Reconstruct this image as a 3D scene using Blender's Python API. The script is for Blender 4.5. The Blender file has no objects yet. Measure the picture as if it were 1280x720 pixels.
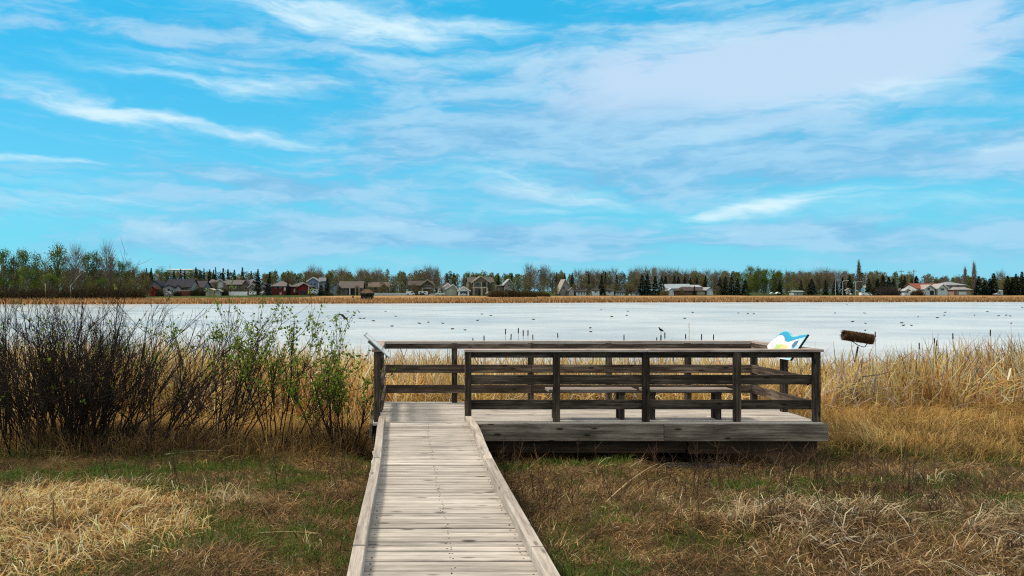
import bpy, math, random
import numpy as np
from mathutils import Vector, Matrix

RNG = np.random.default_rng(7)
random.seed(7)
scene = bpy.context.scene
COL = scene.collection
R = math.radians

# ------------------------------------------------------------------ camera facts
F = 1000.0            # focal length in photo pixels (1280 wide)
VX, VY = 505.0, 368.0  # vanishing point of the boardwalk
H = 1.8               # eye height over the boardwalk (z = 0)


def at(px, py, Y):
    return Vector(((px - VX) * Y / F, Y, H - (py - VY) * Y / F))


# ------------------------------------------------------------------ noise
def vnoise(x, y, seed=0):
    x = np.asarray(x, float); y = np.asarray(y, float)
    xi = np.floor(x).astype(np.int64); yi = np.floor(y).astype(np.int64)
    xf = x - xi; yf = y - yi
    u = xf * xf * (3 - 2 * xf); v = yf * yf * (3 - 2 * yf)

    def h(a, b):
        n = (a * 374761393 + b * 668265263 + seed * 1442695041) & 0xFFFFFFFF
        n = ((n ^ (n >> 13)) * 1274126177) & 0xFFFFFFFF
        n = n ^ (n >> 16)
        return (n & 0xFFFF) / 65535.0
    return (h(xi, yi) * (1 - u) + h(xi + 1, yi) * u) * (1 - v) + (h(xi, yi + 1) * (1 - u) + h(xi + 1, yi + 1) * u) * v


def fbm(x, y, seed=0, octv=4):
    s = 0.0; a = 0.5; t = 0.0
    for i in range(octv):
        s = s + a * vnoise(np.asarray(x) * 2 ** i, np.asarray(y) * 2 ** i, seed + i * 17); t += a; a *= 0.5
    return s / t


def sstep(a, b, x):
    t = np.clip((np.asarray(x, float) - a) / (b - a), 0, 1)
    return t * t * (3 - 2 * t)


# ------------------------------------------------------------------ terrain
WATER_Z = -0.9


def shore(x):
    return np.interp(x, [-500, -200, -108, -6, 80, 175, 400, 2500], [190, 195, 216, 236, 268, 284, 300, 330])


def gz(x, y):
    x = np.asarray(x, float); y = np.asarray(y, float)
    near = np.interp(y, [-60, 3, 6, 9, 11.0, 13.5, 17, 21, 25, 34, 60], [-0.1, -0.16, -0.24, -0.40, -0.58, -0.60, -0.66, -0.82, -1.05, -1.7, -2.2])
    near = near + (fbm(x * 0.45, y * 0.45, 3) - 0.5) * 0.22 * sstep(40, 20, y)
    # tussock mounds
    near = near + 0.10 * sstep(0.52, 0.8, fbm(x * 1.3, y * 1.3, 9)) * sstep(18, 12, y)
    near = near + 0.08 * np.exp(-(((x + 3.5) / 1.7) ** 2 + ((y - 7.3) / 1.1) ** 2))
    near = near + 0.10 * np.exp(-(((x - 4.6) / 1.8) ** 2 + ((y - 7.2) / 1.1) ** 2))
    # keep clear of the boardwalk, hollow under the platform
    bw = sstep(0.75, 0.45, np.abs(x - 0.3)) * sstep(11.8, 11.2, y)
    near = near * (1 - bw) + np.minimum(near, -0.26) * bw
    pl = sstep(-0.8, -0.3, x) * sstep(6.4, 5.9, x) * sstep(10.95, 11.5, y) * sstep(14.2, 13.4, y)
    near = near - pl * 0.22
    near = near - 0.26 * np.exp(-(((x - 4.75) / 0.75) ** 4 + ((y - 12.1) / 0.7) ** 4))
    s = shore(x)
    d = y - s
    far = np.interp(d, [-40, -6, 0, 3, 12, 30, 100, 300, 3000], [-2.2, -1.9, -1.0, -0.6, 0.3, 1.25, 2.0, 4.0, 10.0])
    far = far + (fbm(x * 0.05, y * 0.05, 5) - 0.5) * 0.5 * sstep(2, 30, d)
    left = np.interp(x, [-140, -60, 0], [0.75, 0.0, 0.0]) * sstep(8, 30, d)
    far = far - left
    w = sstep(90, 130, y)
    return near * (1 - w) + far * w


def Yd(px, d):
    Y = 260.0
    for _ in range(6):
        Y = float(shore((px - VX) / F * Y)) + d
    return Y


# ------------------------------------------------------------------ geometry collector
class Geo:
    def __init__(s):
        s.v = []; s.f4 = []; s.f3 = []; s.col = []; s.wc = []; s.n = 0; s.m4 = []; s.m3 = []

    def add(s, v, f4=None, f3=None, col=(1, 1, 1), wc=None, mat=0):
        v = np.asarray(v, float).reshape(-1, 3); k = len(v)
        s.v.append(v)
        c = np.asarray(col, float)
        if c.ndim == 1:
            c = np.broadcast_to(c[:3], (k, 3))
        s.col.append(c[:, :3])
        s.wc.append(np.zeros((k, 3)) if wc is None else np.asarray(wc, float))
        if f4 is not None and len(f4):
            f = np.asarray(f4, np.int64).reshape(-1, 4) + s.n; s.f4.append(f); s.m4.append(np.full(len(f), mat, np.int32))
        if f3 is not None and len(f3):
            f = np.asarray(f3, np.int64).reshape(-1, 3) + s.n; s.f3.append(f); s.m3.append(np.full(len(f), mat, np.int32))
        s.n += k
        return s

    def mesh(s, name, mats, smooth=False):
        me = bpy.data.meshes.new(name)
        v = np.concatenate(s.v).astype(np.float32)
        f4 = np.concatenate(s.f4) if s.f4 else np.zeros((0, 4), np.int64)
        f3 = np.concatenate(s.f3) if s.f3 else np.zeros((0, 3), np.int64)
        me.vertices.add(len(v)); me.vertices.foreach_set('co', v.ravel())
        nl = f4.size + f3.size
        me.loops.add(nl)
        me.loops.foreach_set('vertex_index', np.concatenate([f4.ravel(), f3.ravel()]).astype(np.int32))
        npoly = len(f4) + len(f3)
        me.polygons.add(npoly)
        st = np.concatenate([np.arange(len(f4)) * 4, len(f4) * 4 + np.arange(len(f3)) * 3]).astype(np.int32)
        me.polygons.foreach_set('loop_start', st)
        mi = np.concatenate((s.m4 + s.m3) or [np.zeros(0, np.int32)]).astype(np.int32)
        me.polygons.foreach_set('material_index', mi)
        me.polygons.foreach_set('use_smooth', np.full(npoly, bool(smooth)))
        a = me.attributes.new('col', 'FLOAT_COLOR', 'POINT')
        c = np.ones((len(v), 4), np.float32); c[:, :3] = np.concatenate(s.col)
        a.data.foreach_set('color', c.ravel())
        wc = np.concatenate(s.wc).astype(np.float32)
        if np.any(wc):
            a = me.attributes.new('wc', 'FLOAT_VECTOR', 'POINT'); a.data.foreach_set('vector', wc.ravel())
        for m in (mats if isinstance(mats, (list, tuple)) else [mats]):
            me.materials.append(m)
        me.update(calc_edges=True); me.validate()
        return me

    def obj(s, name, mats, parent=None, smooth=False):
        o = bpy.data.objects.new(name, s.mesh(name, mats, smooth))
        COL.objects.link(o)
        if parent is not None:
            o.parent = parent
            o.matrix_parent_inverse = Matrix.Translation(-parent.location)
        return o

    # ---- shapes
    def box(s, x0, x1, y0, y1, z0, z1, col=(1, 1, 1), mat=0, axis=None, bev=0.0, rot=0.0, tone=None):
        """a box; axis = the grain direction of a board"""
        c = np.array([(x0 + x1) / 2, (y0 + y1) / 2, (z0 + z1) / 2]); h = np.array([x1 - x0, y1 - y0, z1 - z0]) / 2
        if bev > 0:
            v = []; idx = {}
            for sx in (-1, 1):
                for sy in (-1, 1):
                    for sz in (-1, 1):
                        for k in range(3):
                            p = np.array([sx, sy, sz]) * (h - bev); p[k] = (sx, sy, sz)[k] * h[k]
                            idx[(sx, sy, sz, k)] = len(v); v.append(p)
            f4 = []; f3 = []
            I = idx
            for k in range(3):
                a, b = [(1, 2), (2, 0), (0, 1)][k]
                for sg in (-1, 1):
                    q = []
                    for (u, w) in ((-1, -1), (1, -1), (1, 1), (-1, 1)):
                        t = [0, 0, 0]; t[k] = sg; t[a] = u; t[b] = w; q.append(I[(t[0], t[1], t[2], k)])
                    f4.append(q if sg > 0 else q[::-1])
            for k in range(3):
                a, b = [(1, 2), (2, 0), (0, 1)][k]
                for u in (-1, 1):
                    for w in (-1, 1):
                        t0 = [0, 0, 0]; t1 = [0, 0, 0]
                        t0[k] = -1; t1[k] = 1
                        for t in (t0, t1):
                            t[a] = u; t[b] = w
                        q = [I[(*t0, a)], I[(*t1, a)], I[(*t1, b)], I[(*t0, b)]]
                        f4.append(q if u * w < 0 else q[::-1])
            for sx in (-1, 1):
                for sy in (-1, 1):
                    for sz in (-1, 1):
                        q = [I[(sx, sy, sz, k)] for k in range(3)]
                        f3.append(q if sx * sy * sz > 0 else q[::-1])
            v = np.array(v)
        else:
            v = np.array([[sx, sy, sz] for sx in (-1, 1) for sy in (-1, 1) for sz in (-1, 1)], float) * h
            f4 = [[0, 1, 3, 2], [4, 6, 7, 5], [0, 4, 5, 1], [2, 3, 7, 6], [0, 2, 6, 4], [1, 5, 7, 3]]; f3 = None
        wc = None
        if axis is not None:
            k = 'xyz'.index(axis); o = [i for i in range(3) if i != k]
            off = RNG.random(3) * 50
            wc = np.stack([v[:, k] + off[0], v[:, o[0]] + off[1], v[:, o[1]] + off[2]], 1)
        if rot:
            cr, sr = math.cos(rot), math.sin(rot)
            v = v @ np.array([[cr, sr, 0], [-sr, cr, 0], [0, 0, 1]])
        s.add(v + c, f4, f3, col if tone is None else (tone, tone, tone), wc, mat)
        return s

    def prism(s, poly, lo, hi, plane='xz', col=(1, 1, 1), mat=0):
        """a convex or star-shaped polygon (list of 2-D points, counter-clockwise) extruded along the third axis"""
        n = len(poly); p = np.array(poly, float)
        def to3(t):
            a = np.zeros((n, 3))
            if plane == 'xz': a[:, 0] = p[:, 0]; a[:, 2] = p[:, 1]; a[:, 1] = t
            elif plane == 'yz': a[:, 1] = p[:, 0]; a[:, 2] = p[:, 1]; a[:, 0] = t
            else: a[:, 0] = p[:, 0]; a[:, 1] = p[:, 1]; a[:, 2] = t
            return a
        c = p.mean(0)
        v = np.concatenate([to3(lo), to3(hi)])
        cl = to3(lo).mean(0, keepdims=True); ch = to3(hi).mean(0, keepdims=True)
        v = np.concatenate([v, cl, ch])
        f4 = [[i, (i + 1) % n, n + (i + 1) % n, n + i] for i in range(n)]
        f3 = [[2 * n, (i + 1) % n, i] for i in range(n)] + [[2 * n + 1, n + i, n + (i + 1) % n] for i in range(n)]
        if plane == 'xz':
            f4 = f4; f3 = [t[::-1] for t in f3]
            f3 = [[2 * n, i, (i + 1) % n] for i in range(n)] + [[2 * n + 1, n + (i + 1) % n, n + i] for i in range(n)]
            f4 = [[(i + 1) % n, i, n + i, n + (i + 1) % n] for i in range(n)]
        s.add(v, f4, f3, col, None, mat)
        return s

    def tubes(s, P, Rr, sides=4, col=(1, 1, 1), mat=0, cap=False):
        """P (n,k,3) centre lines, Rr (n,k) radii"""
        P = np.asarray(P, float); Rr = np.asarray(Rr, float)
        if P.ndim == 2: P = P[None]; Rr = Rr[None]
        n, k, _ = P.shape
        T = np.gradient(P, axis=1); T /= np.linalg.norm(T, axis=2, keepdims=True) + 1e-9
        ref = np.where(np.abs(T[..., 2:3]) > 0.9, np.array([1.0, 0, 0]), np.array([0, 0, 1.0]))
        A = np.cross(T, ref); A /= np.linalg.norm(A, axis=2, keepdims=True) + 1e-9
        B = np.cross(T, A)
        ang = np.arange(sides) * 2 * np.pi / sides
        V = P[:, :, None, :] + Rr[:, :, None, None] * (np.cos(ang)[None, None, :, None] * A[:, :, None, :] + np.sin(ang)[None, None, :, None] * B[:, :, None, :])
        base = (np.arange(n) * k * sides)[:, None, None]
        i = np.arange(k - 1)[None, :, None] * sides; j = np.arange(sides)[None, None, :]; j2 = (j + 1) % sides
        f4 = np.stack([base + i + j, base + i + j2, base + i + sides + j2, base + i + sides + j], -1).reshape(-1, 4)[:, ::-1]
        c = np.asarray(col, float)
        if c.ndim == 2:
            c = np.repeat(c, k * sides, 0)
        f3 = None
        if cap:
            f3 = []
            for q in range(n):
                b0 = q * k * sides; b1 = b0 + (k - 1) * sides
                for t in range(1, sides - 1):
                    f3.append([b0, b0 + t, b0 + t + 1][::1]); f3.append([b1, b1 + t + 1, b1 + t])
        s.add(V.reshape(-1, 3), f4, f3, c, None, mat)
        return s

    def lathe(s, prof, c=(0, 0, 0), seg=12, col=(1, 1, 1), mat=0, M=None):
        """profile [(r,z)] round the z axis"""
        a = np.arange(seg) * 2 * np.pi / seg
        V = np.array([[r * math.cos(t), r * math.sin(t), z] for r, z in prof for t in a])
        k = len(prof)
        f4 = [[i * seg + j, i * seg + (j + 1) % seg, (i + 1) * seg + (j + 1) % seg, (i + 1) * seg + j] for i in range(k - 1) for j in range(seg)]
        if M is not None:
            V = V @ np.array(M.to_3x3()).T
        s.add(V + np.array(c), f4, None, col, None, mat)
        return s


def blades(g, P, L, W, phi, tilts, col, wrand=0.7, tipw=0.12):
    """ribbons: P (n,3) roots; tilts (n,segs) angle from vertical of each segment; phi heading"""
    n, k = tilts.shape
    st = (L / k)[:, None]
    dx = np.sin(tilts) * np.cos(phi)[:, None] * st; dy = np.sin(tilts) * np.sin(phi)[:, None] * st; dz = np.cos(tilts) * st
    D = np.stack([dx, dy, dz], -1)
    pts = np.concatenate([P[:, None, :], P[:, None, :] + np.cumsum(D, 1)], 1)
    w = np.stack([-np.sin(phi), np.cos(phi), np.zeros(n)], -1) + RNG.normal(0, wrand, (n, 3)) * np.array([1, 1, 0.35])
    w /= np.linalg.norm(w, axis=1, keepdims=True) + 1e-9
    prof = np.interp(np.linspace(0, 1, k + 1), [0, 0.3, 0.7, 1], [0.75, 1, 0.75, tipw])
    off = w[:, None, :] * (W[:, None, None] / 2) * prof[None, :, None]
    V = np.stack([pts - off, pts + off], 2)     # n,k+1,2,3
    base = (np.arange(n) * (k + 1) * 2)[:, None]
    i = np.arange(k)[None, :] * 2
    f = np.stack([base + i, base + i + 1, base + i + 3, base + i + 2], -1).reshape(-1, 4)
    g.add(V.reshape(-1, 3), f, None, np.repeat(col, (k + 1) * 2, 0))


def pal(n, cols, w=None, jit=0.22):
    cols = np.array(cols, float)
    i = RNG.choice(len(cols), n, p=None if w is None else np.array(w) / np.sum(w))
    return np.clip(cols[i] * np.exp(RNG.normal(0, jit, (n, 1))) * np.exp(RNG.normal(0, 0.05, (n, 3))), 0.003, 0.85)


# ------------------------------------------------------------------ materials
class N:
    """tiny node-tree helper"""
    def __init__(s, nt):
        s.nt = nt

    def n(s, t, **kw):
        nd = s.nt.nodes.new(t)
        for k, v in kw.items():
            setattr(nd, k, v)
        return nd

    def link(s, a, b):
        s.nt.links.new(a, b)

    def put(s, sock, v):
        if hasattr(v, 'is_linked') or isinstance(v, bpy.types.NodeSocket):
            s.link(v, sock)
        else:
            sock.default_value = v

    def m(s, op, a, b=None, c=None, clamp=False):
        nd = s.n('ShaderNodeMath', operation=op, use_clamp=clamp)
        s.put(nd.inputs[0], a)
        if b is not None: s.put(nd.inputs[1], b)
        if c is not None: s.put(nd.inputs[2], c)
        return nd.outputs[0]

    def vm(s, op, a, b):
        nd = s.n('ShaderNodeVectorMath', operation=op)
        s.put(nd.inputs[0], a); s.put(nd.inputs[1], b)
        return nd.outputs[0]

    def noise(s, vec, scale=1, detail=4, rough=0.55, dist=0.0):
        nd = s.n('ShaderNodeTexNoise')
        if vec is not None: s.link(vec, nd.inputs['Vector'])
        nd.inputs['Scale'].default_value = scale; nd.inputs['Detail'].default_value = detail
        nd.inputs['Roughness'].default_value = rough; nd.inputs['Distortion'].default_value = dist
        return nd.outputs[0]

    def ramp(s, v, stops):
        nd = s.n('ShaderNodeValToRGB')
        e = nd.color_ramp.elements
        while len(e) < len(stops): e.new(0.5)
        for q, (p, c) in zip(e, stops):
            q.position = p; q.color = (*c, 1) if len(c) == 3 else c
        s.put(nd.inputs[0], v)
        return nd.outputs[0]

    def mix(s, f, a, b, mode='MIX'):
        nd = s.n('ShaderNodeMix', data_type='RGBA', blend_type=mode)
        s.put(nd.inputs[0], f)
        s.put(nd.inputs[6], a if not isinstance(a, tuple) else (*a, 1)); s.put(nd.inputs[7], b if not isinstance(b, tuple) else (*b, 1))
        return nd.outputs[2]

    def smooth(s, v, a, b):
        nd = s.n('ShaderNodeMapRange', interpolation_type='SMOOTHSTEP')
        s.put(nd.inputs[0], v); nd.inputs[1].default_value = a; nd.inputs[2].default_value = b
        return nd.outputs[0]


def newmat(name):
    m = bpy.data.materials.new(name); m.use_nodes = True
    nt = m.node_tree
    b = nt.nodes['Principled BSDF']
    return m, N(nt), b


def plain(name, col, rough=0.7, var=0.12, scale=3.0, metallic=0.0, spec=0.3):
    m, t, b = newmat(name)
    tc = t.n('ShaderNodeTexCoord').outputs['Object']
    nz = t.noise(tc, scale, 5)
    c = t.mix(t.smooth(nz, 0.25, 0.75), tuple(x * (1 - var) for x in col), tuple(min(1, x * (1 + var)) for x in col))
    t.link(c, b.inputs['Base Color'])
    b.inputs['Roughness'].default_value = rough; b.inputs['Metallic'].default_value = metallic
    b.inputs['Specular IOR Level'].default_value = spec
    return m


def wood(name, dark, mid, light, knots=0.6, bump=0.3):
    m, t, b = newmat(name)
    wc = t.n('ShaderNodeAttribute', attribute_name='wc').outputs['Vector']
    tone = t.n('ShaderNodeAttribute', attribute_name='col').outputs['Color']
    v1 = t.vm('MULTIPLY', wc, (1.6, 34, 34)); v2 = t.vm('MULTIPLY', wc, (9, 150, 150)); v3 = t.vm('MULTIPLY', wc, (1.0, 3.0, 3.0))
    g1 = t.noise(v1, 1, 6, 0.6, 0.35); g2 = t.noise(v2, 1, 3, 0.6); g3 = t.noise(v3, 1.3, 4, 0.6)
    s = t.m('ADD', t.m('MULTIPLY', g1, 0.5), t.m('ADD', t.m('MULTIPLY', g2, 0.22), t.m('MULTIPLY', g3, 0.42)))
    c = t.ramp(s, [(0.40, dark), (0.56, mid), (0.72, light)])
    vv = t.n('ShaderNodeTexVoronoi'); t.link(t.vm('MULTIPLY', wc, (2.6, 9, 9)), vv.inputs['Vector']); vv.inputs['Scale'].default_value = 1.0
    kn = t.m('SUBTRACT', 1.0, t.smooth(vv.outputs['Distance'], 0.07, 0.20))
    c = t.mix(t.m('MULTIPLY', kn, knots), c, tuple(x * 0.25 for x in dark))
    c = t.mix(1.0, c, tone, 'MULTIPLY')
    t.link(c, b.inputs['Base Color']); b.inputs['Roughness'].default_value = 0.85; b.inputs['Specular IOR Level'].default_value = 0.2
    bp = t.n('ShaderNodeBump'); bp.inputs['Strength'].default_value = bump; bp.inputs['Distance'].default_value = 0.004
    t.link(t.m('ADD', g1, t.m('MULTIPLY', g2, 0.6)), bp.inputs['Height']); t.link(bp.outputs[0], b.inputs['Normal'])
    return m


def leafmat(name, trans=0.3, rough=0.75, objvar=0.0):
    m, t, b = newmat(name)
    c = t.n('ShaderNodeAttribute', attribute_name='col').outputs['Color']
    if objvar:
        r = t.n('ShaderNodeObjectInfo').outputs['Random']
        hs = t.n('ShaderNodeHueSaturation')
        t.put(hs.inputs['Hue'], t.m('ADD', 0.5 - objvar * 0.04, t.m('MULTIPLY', r, objvar * 0.08)))
        t.put(hs.inputs['Value'], t.m('ADD', 1 - objvar * 0.5, t.m('MULTIPLY', t.m('FRACT', t.m('MULTIPLY', r, 7.31)), objvar)))
        t.link(c, hs.inputs['Color']); c = hs.outputs[0]
    t.link(c, b.inputs['Base Color']); b.inputs['Roughness'].default_value = rough; b.inputs['Specular IOR Level'].default_value = 0.2
    if trans:
        tr = t.n('ShaderNodeBsdfTranslucent'); t.link(c, tr.inputs['Color'])
        mx = t.n('ShaderNodeMixShader'); mx.inputs[0].default_value = trans
        t.link(b.outputs[0], mx.inputs[1]); t.link(tr.outputs[0], mx.inputs[2])
        t.link(mx.outputs[0], t.nt.nodes['Material Output'].inputs['Surface'])
    return m


M = {}
M['deckwood'] = wood('weathered_deck_wood', (0.20, 0.18, 0.162), (0.42, 0.39, 0.355), (0.62, 0.585, 0.54), 0.8, 0.1)
M['railwood'] = wood('dark_rail_wood', (0.012, 0.009, 0.007), (0.050, 0.036, 0.027), (0.20, 0.155, 0.12), 0.8)
M['capwood'] = wood('rail_cap_wood', (0.18, 0.13, 0.11), (0.42, 0.34, 0.30), (0.62, 0.54, 0.48), 0.6)
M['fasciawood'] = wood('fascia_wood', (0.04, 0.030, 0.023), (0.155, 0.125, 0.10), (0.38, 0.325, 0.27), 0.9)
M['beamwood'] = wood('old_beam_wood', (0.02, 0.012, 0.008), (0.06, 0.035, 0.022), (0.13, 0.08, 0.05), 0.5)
M['kerbwood'] = wood('kerb_wood', (0.18, 0.158, 0.138), (0.41, 0.37, 0.332), (0.62, 0.57, 0.52), 0.6)
M['blade'] = leafmat('dry_blade', 0.48)
M['turf'] = leafmat('green_blade', 0.3)
M['leaf'] = leafmat('young_leaf', 0.5)
M['bark'] = leafmat('shrub_bark', 0.0, 0.85)
M['treeleaf'] = leafmat('tree_foliage', 0.38, 0.8, 0.35)
M['treebark'] = leafmat('tree_bark', 0.0, 0.9, 0.25)
M['needle'] = leafmat('spruce_needles', 0.1, 0.85, 0.3)
M['paint'] = leafmat('painted', 0.0, 0.6)
M['glass'] = plain('window_glass', (0.03, 0.035, 0.045), 0.15, 0.2, 1.0, 0, 0.5)
M['steel'] = plain('dark_steel', (0.03, 0.03, 0.033), 0.5, 0.3, 8)
M['nail'] = plain('nail_rust', (0.03, 0.02, 0.015), 0.8)
M['carglass'] = plain('car_glass', (0.02, 0.022, 0.027), 0.1, 0.1, 1, 0, 0.5)
M['rubber'] = plain('rubber', (0.02, 0.02, 0.02), 0.9)


# ground material
def ground_mat():
    m, t, b = newmat('ground_soil_and_thatch')
    pos = t.n('ShaderNodeNewGeometry').outputs['Position']
    zone = t.n('ShaderNodeAttribute', attribute_name='col').outputs['Color']
    sp = t.n('ShaderNodeSeparateColor'); t.link(zone, sp.inputs[0])
    n1 = t.noise(pos, 0.9, 6, 0.6); n2 = t.noise(pos, 9, 6, 0.7); n3 = t.noise(t.vm('MULTIPLY', pos, (30, 60, 30)), 1, 4, 0.7)
    near = t.ramp(t.m('ADD', t.m('MULTIPLY', n2, 0.55), t.m('MULTIPLY', n3, 0.45)), [(0.3, (0.032, 0.021, 0.011)), (0.5, (0.115, 0.076, 0.037)), (0.7, (0.25, 0.175, 0.09))])
    near = t.mix(t.m('MULTIPLY', t.smooth(n1, 0.45, 0.62), 0.5), near, (0.035, 0.055, 0.012))
    fn = t.noise(t.vm('MULTIPLY', pos, (0.12, 0.5, 0.5)), 1, 5, 0.6)
    tan = t.ramp(fn, [(0.3, (0.24, 0.13, 0.05)), (0.5, (0.36, 0.21, 0.09)), (0.72, (0.46, 0.30, 0.15))])
    lawn = t.ramp(fn, [(0.3, (0.025, 0.05, 0.012)), (0.7, (0.05, 0.085, 0.02))])
    c = t.mix(sp.outputs[0], near, tan); c = t.mix(sp.outputs[1], c, lawn)
    t.link(c, b.inputs['Base Color']); b.inputs['Roughness'].default_value = 0.95; b.inputs['Specular IOR Level'].default_value = 0.1
    bp = t.n('ShaderNodeBump'); bp.inputs['Strength'].default_value = 0.6; bp.inputs['Distance'].default_value = 0.03
    t.link(n2, bp.inputs['Height']); t.link(bp.outputs[0], b.inputs['Normal'])
    return m


def water_mat():
    m, t, b = newmat('lake_water')
    pos = t.n('ShaderNodeNewGeometry').outputs['Position']
    a = t.noise(t.vm('MULTIPLY', pos, (0.55, 1.3, 1)), 1.0, 4, 0.6, 0.3)
    c = t.noise(t.vm('MULTIPLY', pos, (2.2, 5.0, 1)), 1.0, 3, 0.6)
    big = t.noise(t.vm('MULTIPLY', pos, (0.05, 0.06, 1)), 1.0, 9, 0.72)
    col = t.mix(t.smooth(big, 0.36, 0.62), (0.44, 0.455, 0.46), (0.66, 0.65, 0.63))
    fine = t.smooth(t.noise(t.vm('MULTIPLY', pos, (0.7, 2.2, 1)), 1.0, 5, 0.7), 0.50, 0.70)
    col = t.mix(t.m('MULTIPLY', fine, 0.42), col, (0.34, 0.40, 0.44))
    t.link(col, b.inputs['Base Color'])
    b.inputs['Roughness'].default_value = 0.22; b.inputs['IOR'].default_value = 1.33; b.inputs['Specular IOR Level'].default_value = 0.15
    bp = t.n('ShaderNodeBump'); bp.inputs['Strength'].default_value = 0.8; bp.inputs['Distance'].default_value = 0.08
    t.link(t.m('ADD', a, t.m('MULTIPLY', c, 0.35)), bp.inputs['Height']); t.link(bp.outputs[0], b.inputs['Normal'])
    return m


# ------------------------------------------------------------------ tagging
def tag(o, label=None, cat=None, group=None, kind=None):
    if label: o['label'] = label
    if cat: o['category'] = cat
    if group: o['group'] = group
    if kind: o['kind'] = kind
    return o


def thing(name, label, cat, loc, group=None):
    o = bpy.data.objects.new(name, None); o.empty_display_size = 0.2
    COL.objects.link(o); o.location = loc
    return tag(o, label, cat, group)


def part(name, g, mats, parent, smooth=False, label=None):
    o = g.obj(name, mats, None, smooth)
    o.parent = parent
    if parent.parent is None:
        o.matrix_parent_inverse = Matrix.Translation(-parent.location)
    if label: o['label'] = label
    return o


# ================================================================== SETTING
xs = np.unique(np.concatenate([np.linspace(-15, 16, 280), np.linspace(-60, 60, 80), np.linspace(-320, 400, 130), np.linspace(-3000, 3000, 40)]))
ys = np.unique(np.concatenate([np.linspace(-60, 3, 20), np.linspace(3, 26, 230), np.linspace(26, 180, 30), np.linspace(185, 350, 130), np.linspace(350, 700, 40), np.linspace(700, 4000, 20)]))
X, Y = np.meshgrid(xs, ys)
Z = gz(X, Y)
g = Geo()
nx, ny = len(xs), len(ys)
ii = (np.arange(ny - 1)[:, None] * nx + np.arange(nx - 1)[None, :]).ravel()
zc = np.zeros((ny, nx, 3))
dsh = Y - shore(X)
zc[..., 0] = sstep(60, 120, Y)
lawn_d = 15 + 6 * fbm(X * 0.03, Y * 0.0, 21) + np.interp(X, [-120, -70, -35, -20, 10], [6, 0, 0, 16, 14])
zc[..., 1] = sstep(lawn_d, lawn_d + 5, dsh)
g.add(np.stack([X, Y, Z], -1).reshape(-1, 3), np.stack([ii, ii + 1, ii + nx + 1, ii + nx], 1), None, zc.reshape(-1, 3))
tag(g.obj('ground', ground_mat(), smooth=True), 'marshy ground of dead grass falling to the lake and rising again beyond it', kind='structure')

g = Geo()
wx = np.linspace(-1500, 1500, 60); wy = np.concatenate([np.linspace(10.5, 60, 12), np.linspace(65, 420, 30)])
WX, WY = np.meshgrid(wx, wy); nx2 = len(wx)
ii = (np.arange(len(wy) - 1)[:, None] * nx2 + np.arange(nx2 - 1)[None, :]).ravel()
g.add(np.stack([WX, WY, np.full_like(WX, WATER_Z)], -1).reshape(-1, 3), np.stack([ii, ii + 1, ii + nx2 + 1, ii + nx2], 1))
tag(g.obj('lake_water', water_mat(), smooth=True), 'pale rippled lake between the reeds and the far shore', kind='structure')

# ================================================================== BOARDWALK
bw = thing('boardwalk', 'narrow weathered grey plank boardwalk leading up to the viewing platform', 'boardwalk', (0.3, 5.0, 0))
g = Geo(); nails = Geo()
y = -2.2
while y < 11.17:
    w = (0.138 if RNG.random() < .10 else 0.086) + RNG.normal(0, 0.002)
    y1 = min(y + w, 11.18)
    dz = RNG.normal(0, 0.0025); e = RNG.normal(0, 0.006, 2)
    tn = float(np.clip(RNG.normal(1.0, 0.10), 0.68, 1.22))
    g.box(-0.345 + e[0], 0.945 + e[1], y, y1, -0.038 + dz, dz, axis='x', bev=0.007, tone=tn, rot=RNG.normal(0, 0.002))
    for nxp in (-0.22, 0.31, 0.33, 0.82):
        for q in (0.35, 0.7):
            if RNG.random() < 0.42:
                a = nxp + RNG.normal(0, 0.006); bq = y + w * q + RNG.normal(0, 0.006)
                nails.box(a - .005, a + .005, bq - .005, bq + .005, dz - 0.002, dz + 0.0015, mat=1)
    y = y1 + 0.017 + abs(RNG.normal(0, 0.004))
g.v += nails.v; g.col += nails.col; g.wc += nails.wc; g.f4 += [f + g.n for f in nails.f4]; g.m4 += nails.m4; g.n += nails.n
part('walking_surface', g, [M['deckwood'], M['nail']], bw)
g = Geo()
for xa in (-0.27, 0.27, 0.80):
    g.box(xa, xa + 0.045, -2.2, 11.15, -0.225, -0.042, axis='y', tone=1)
part('stringer', g, M['beamwood'], bw)
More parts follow.
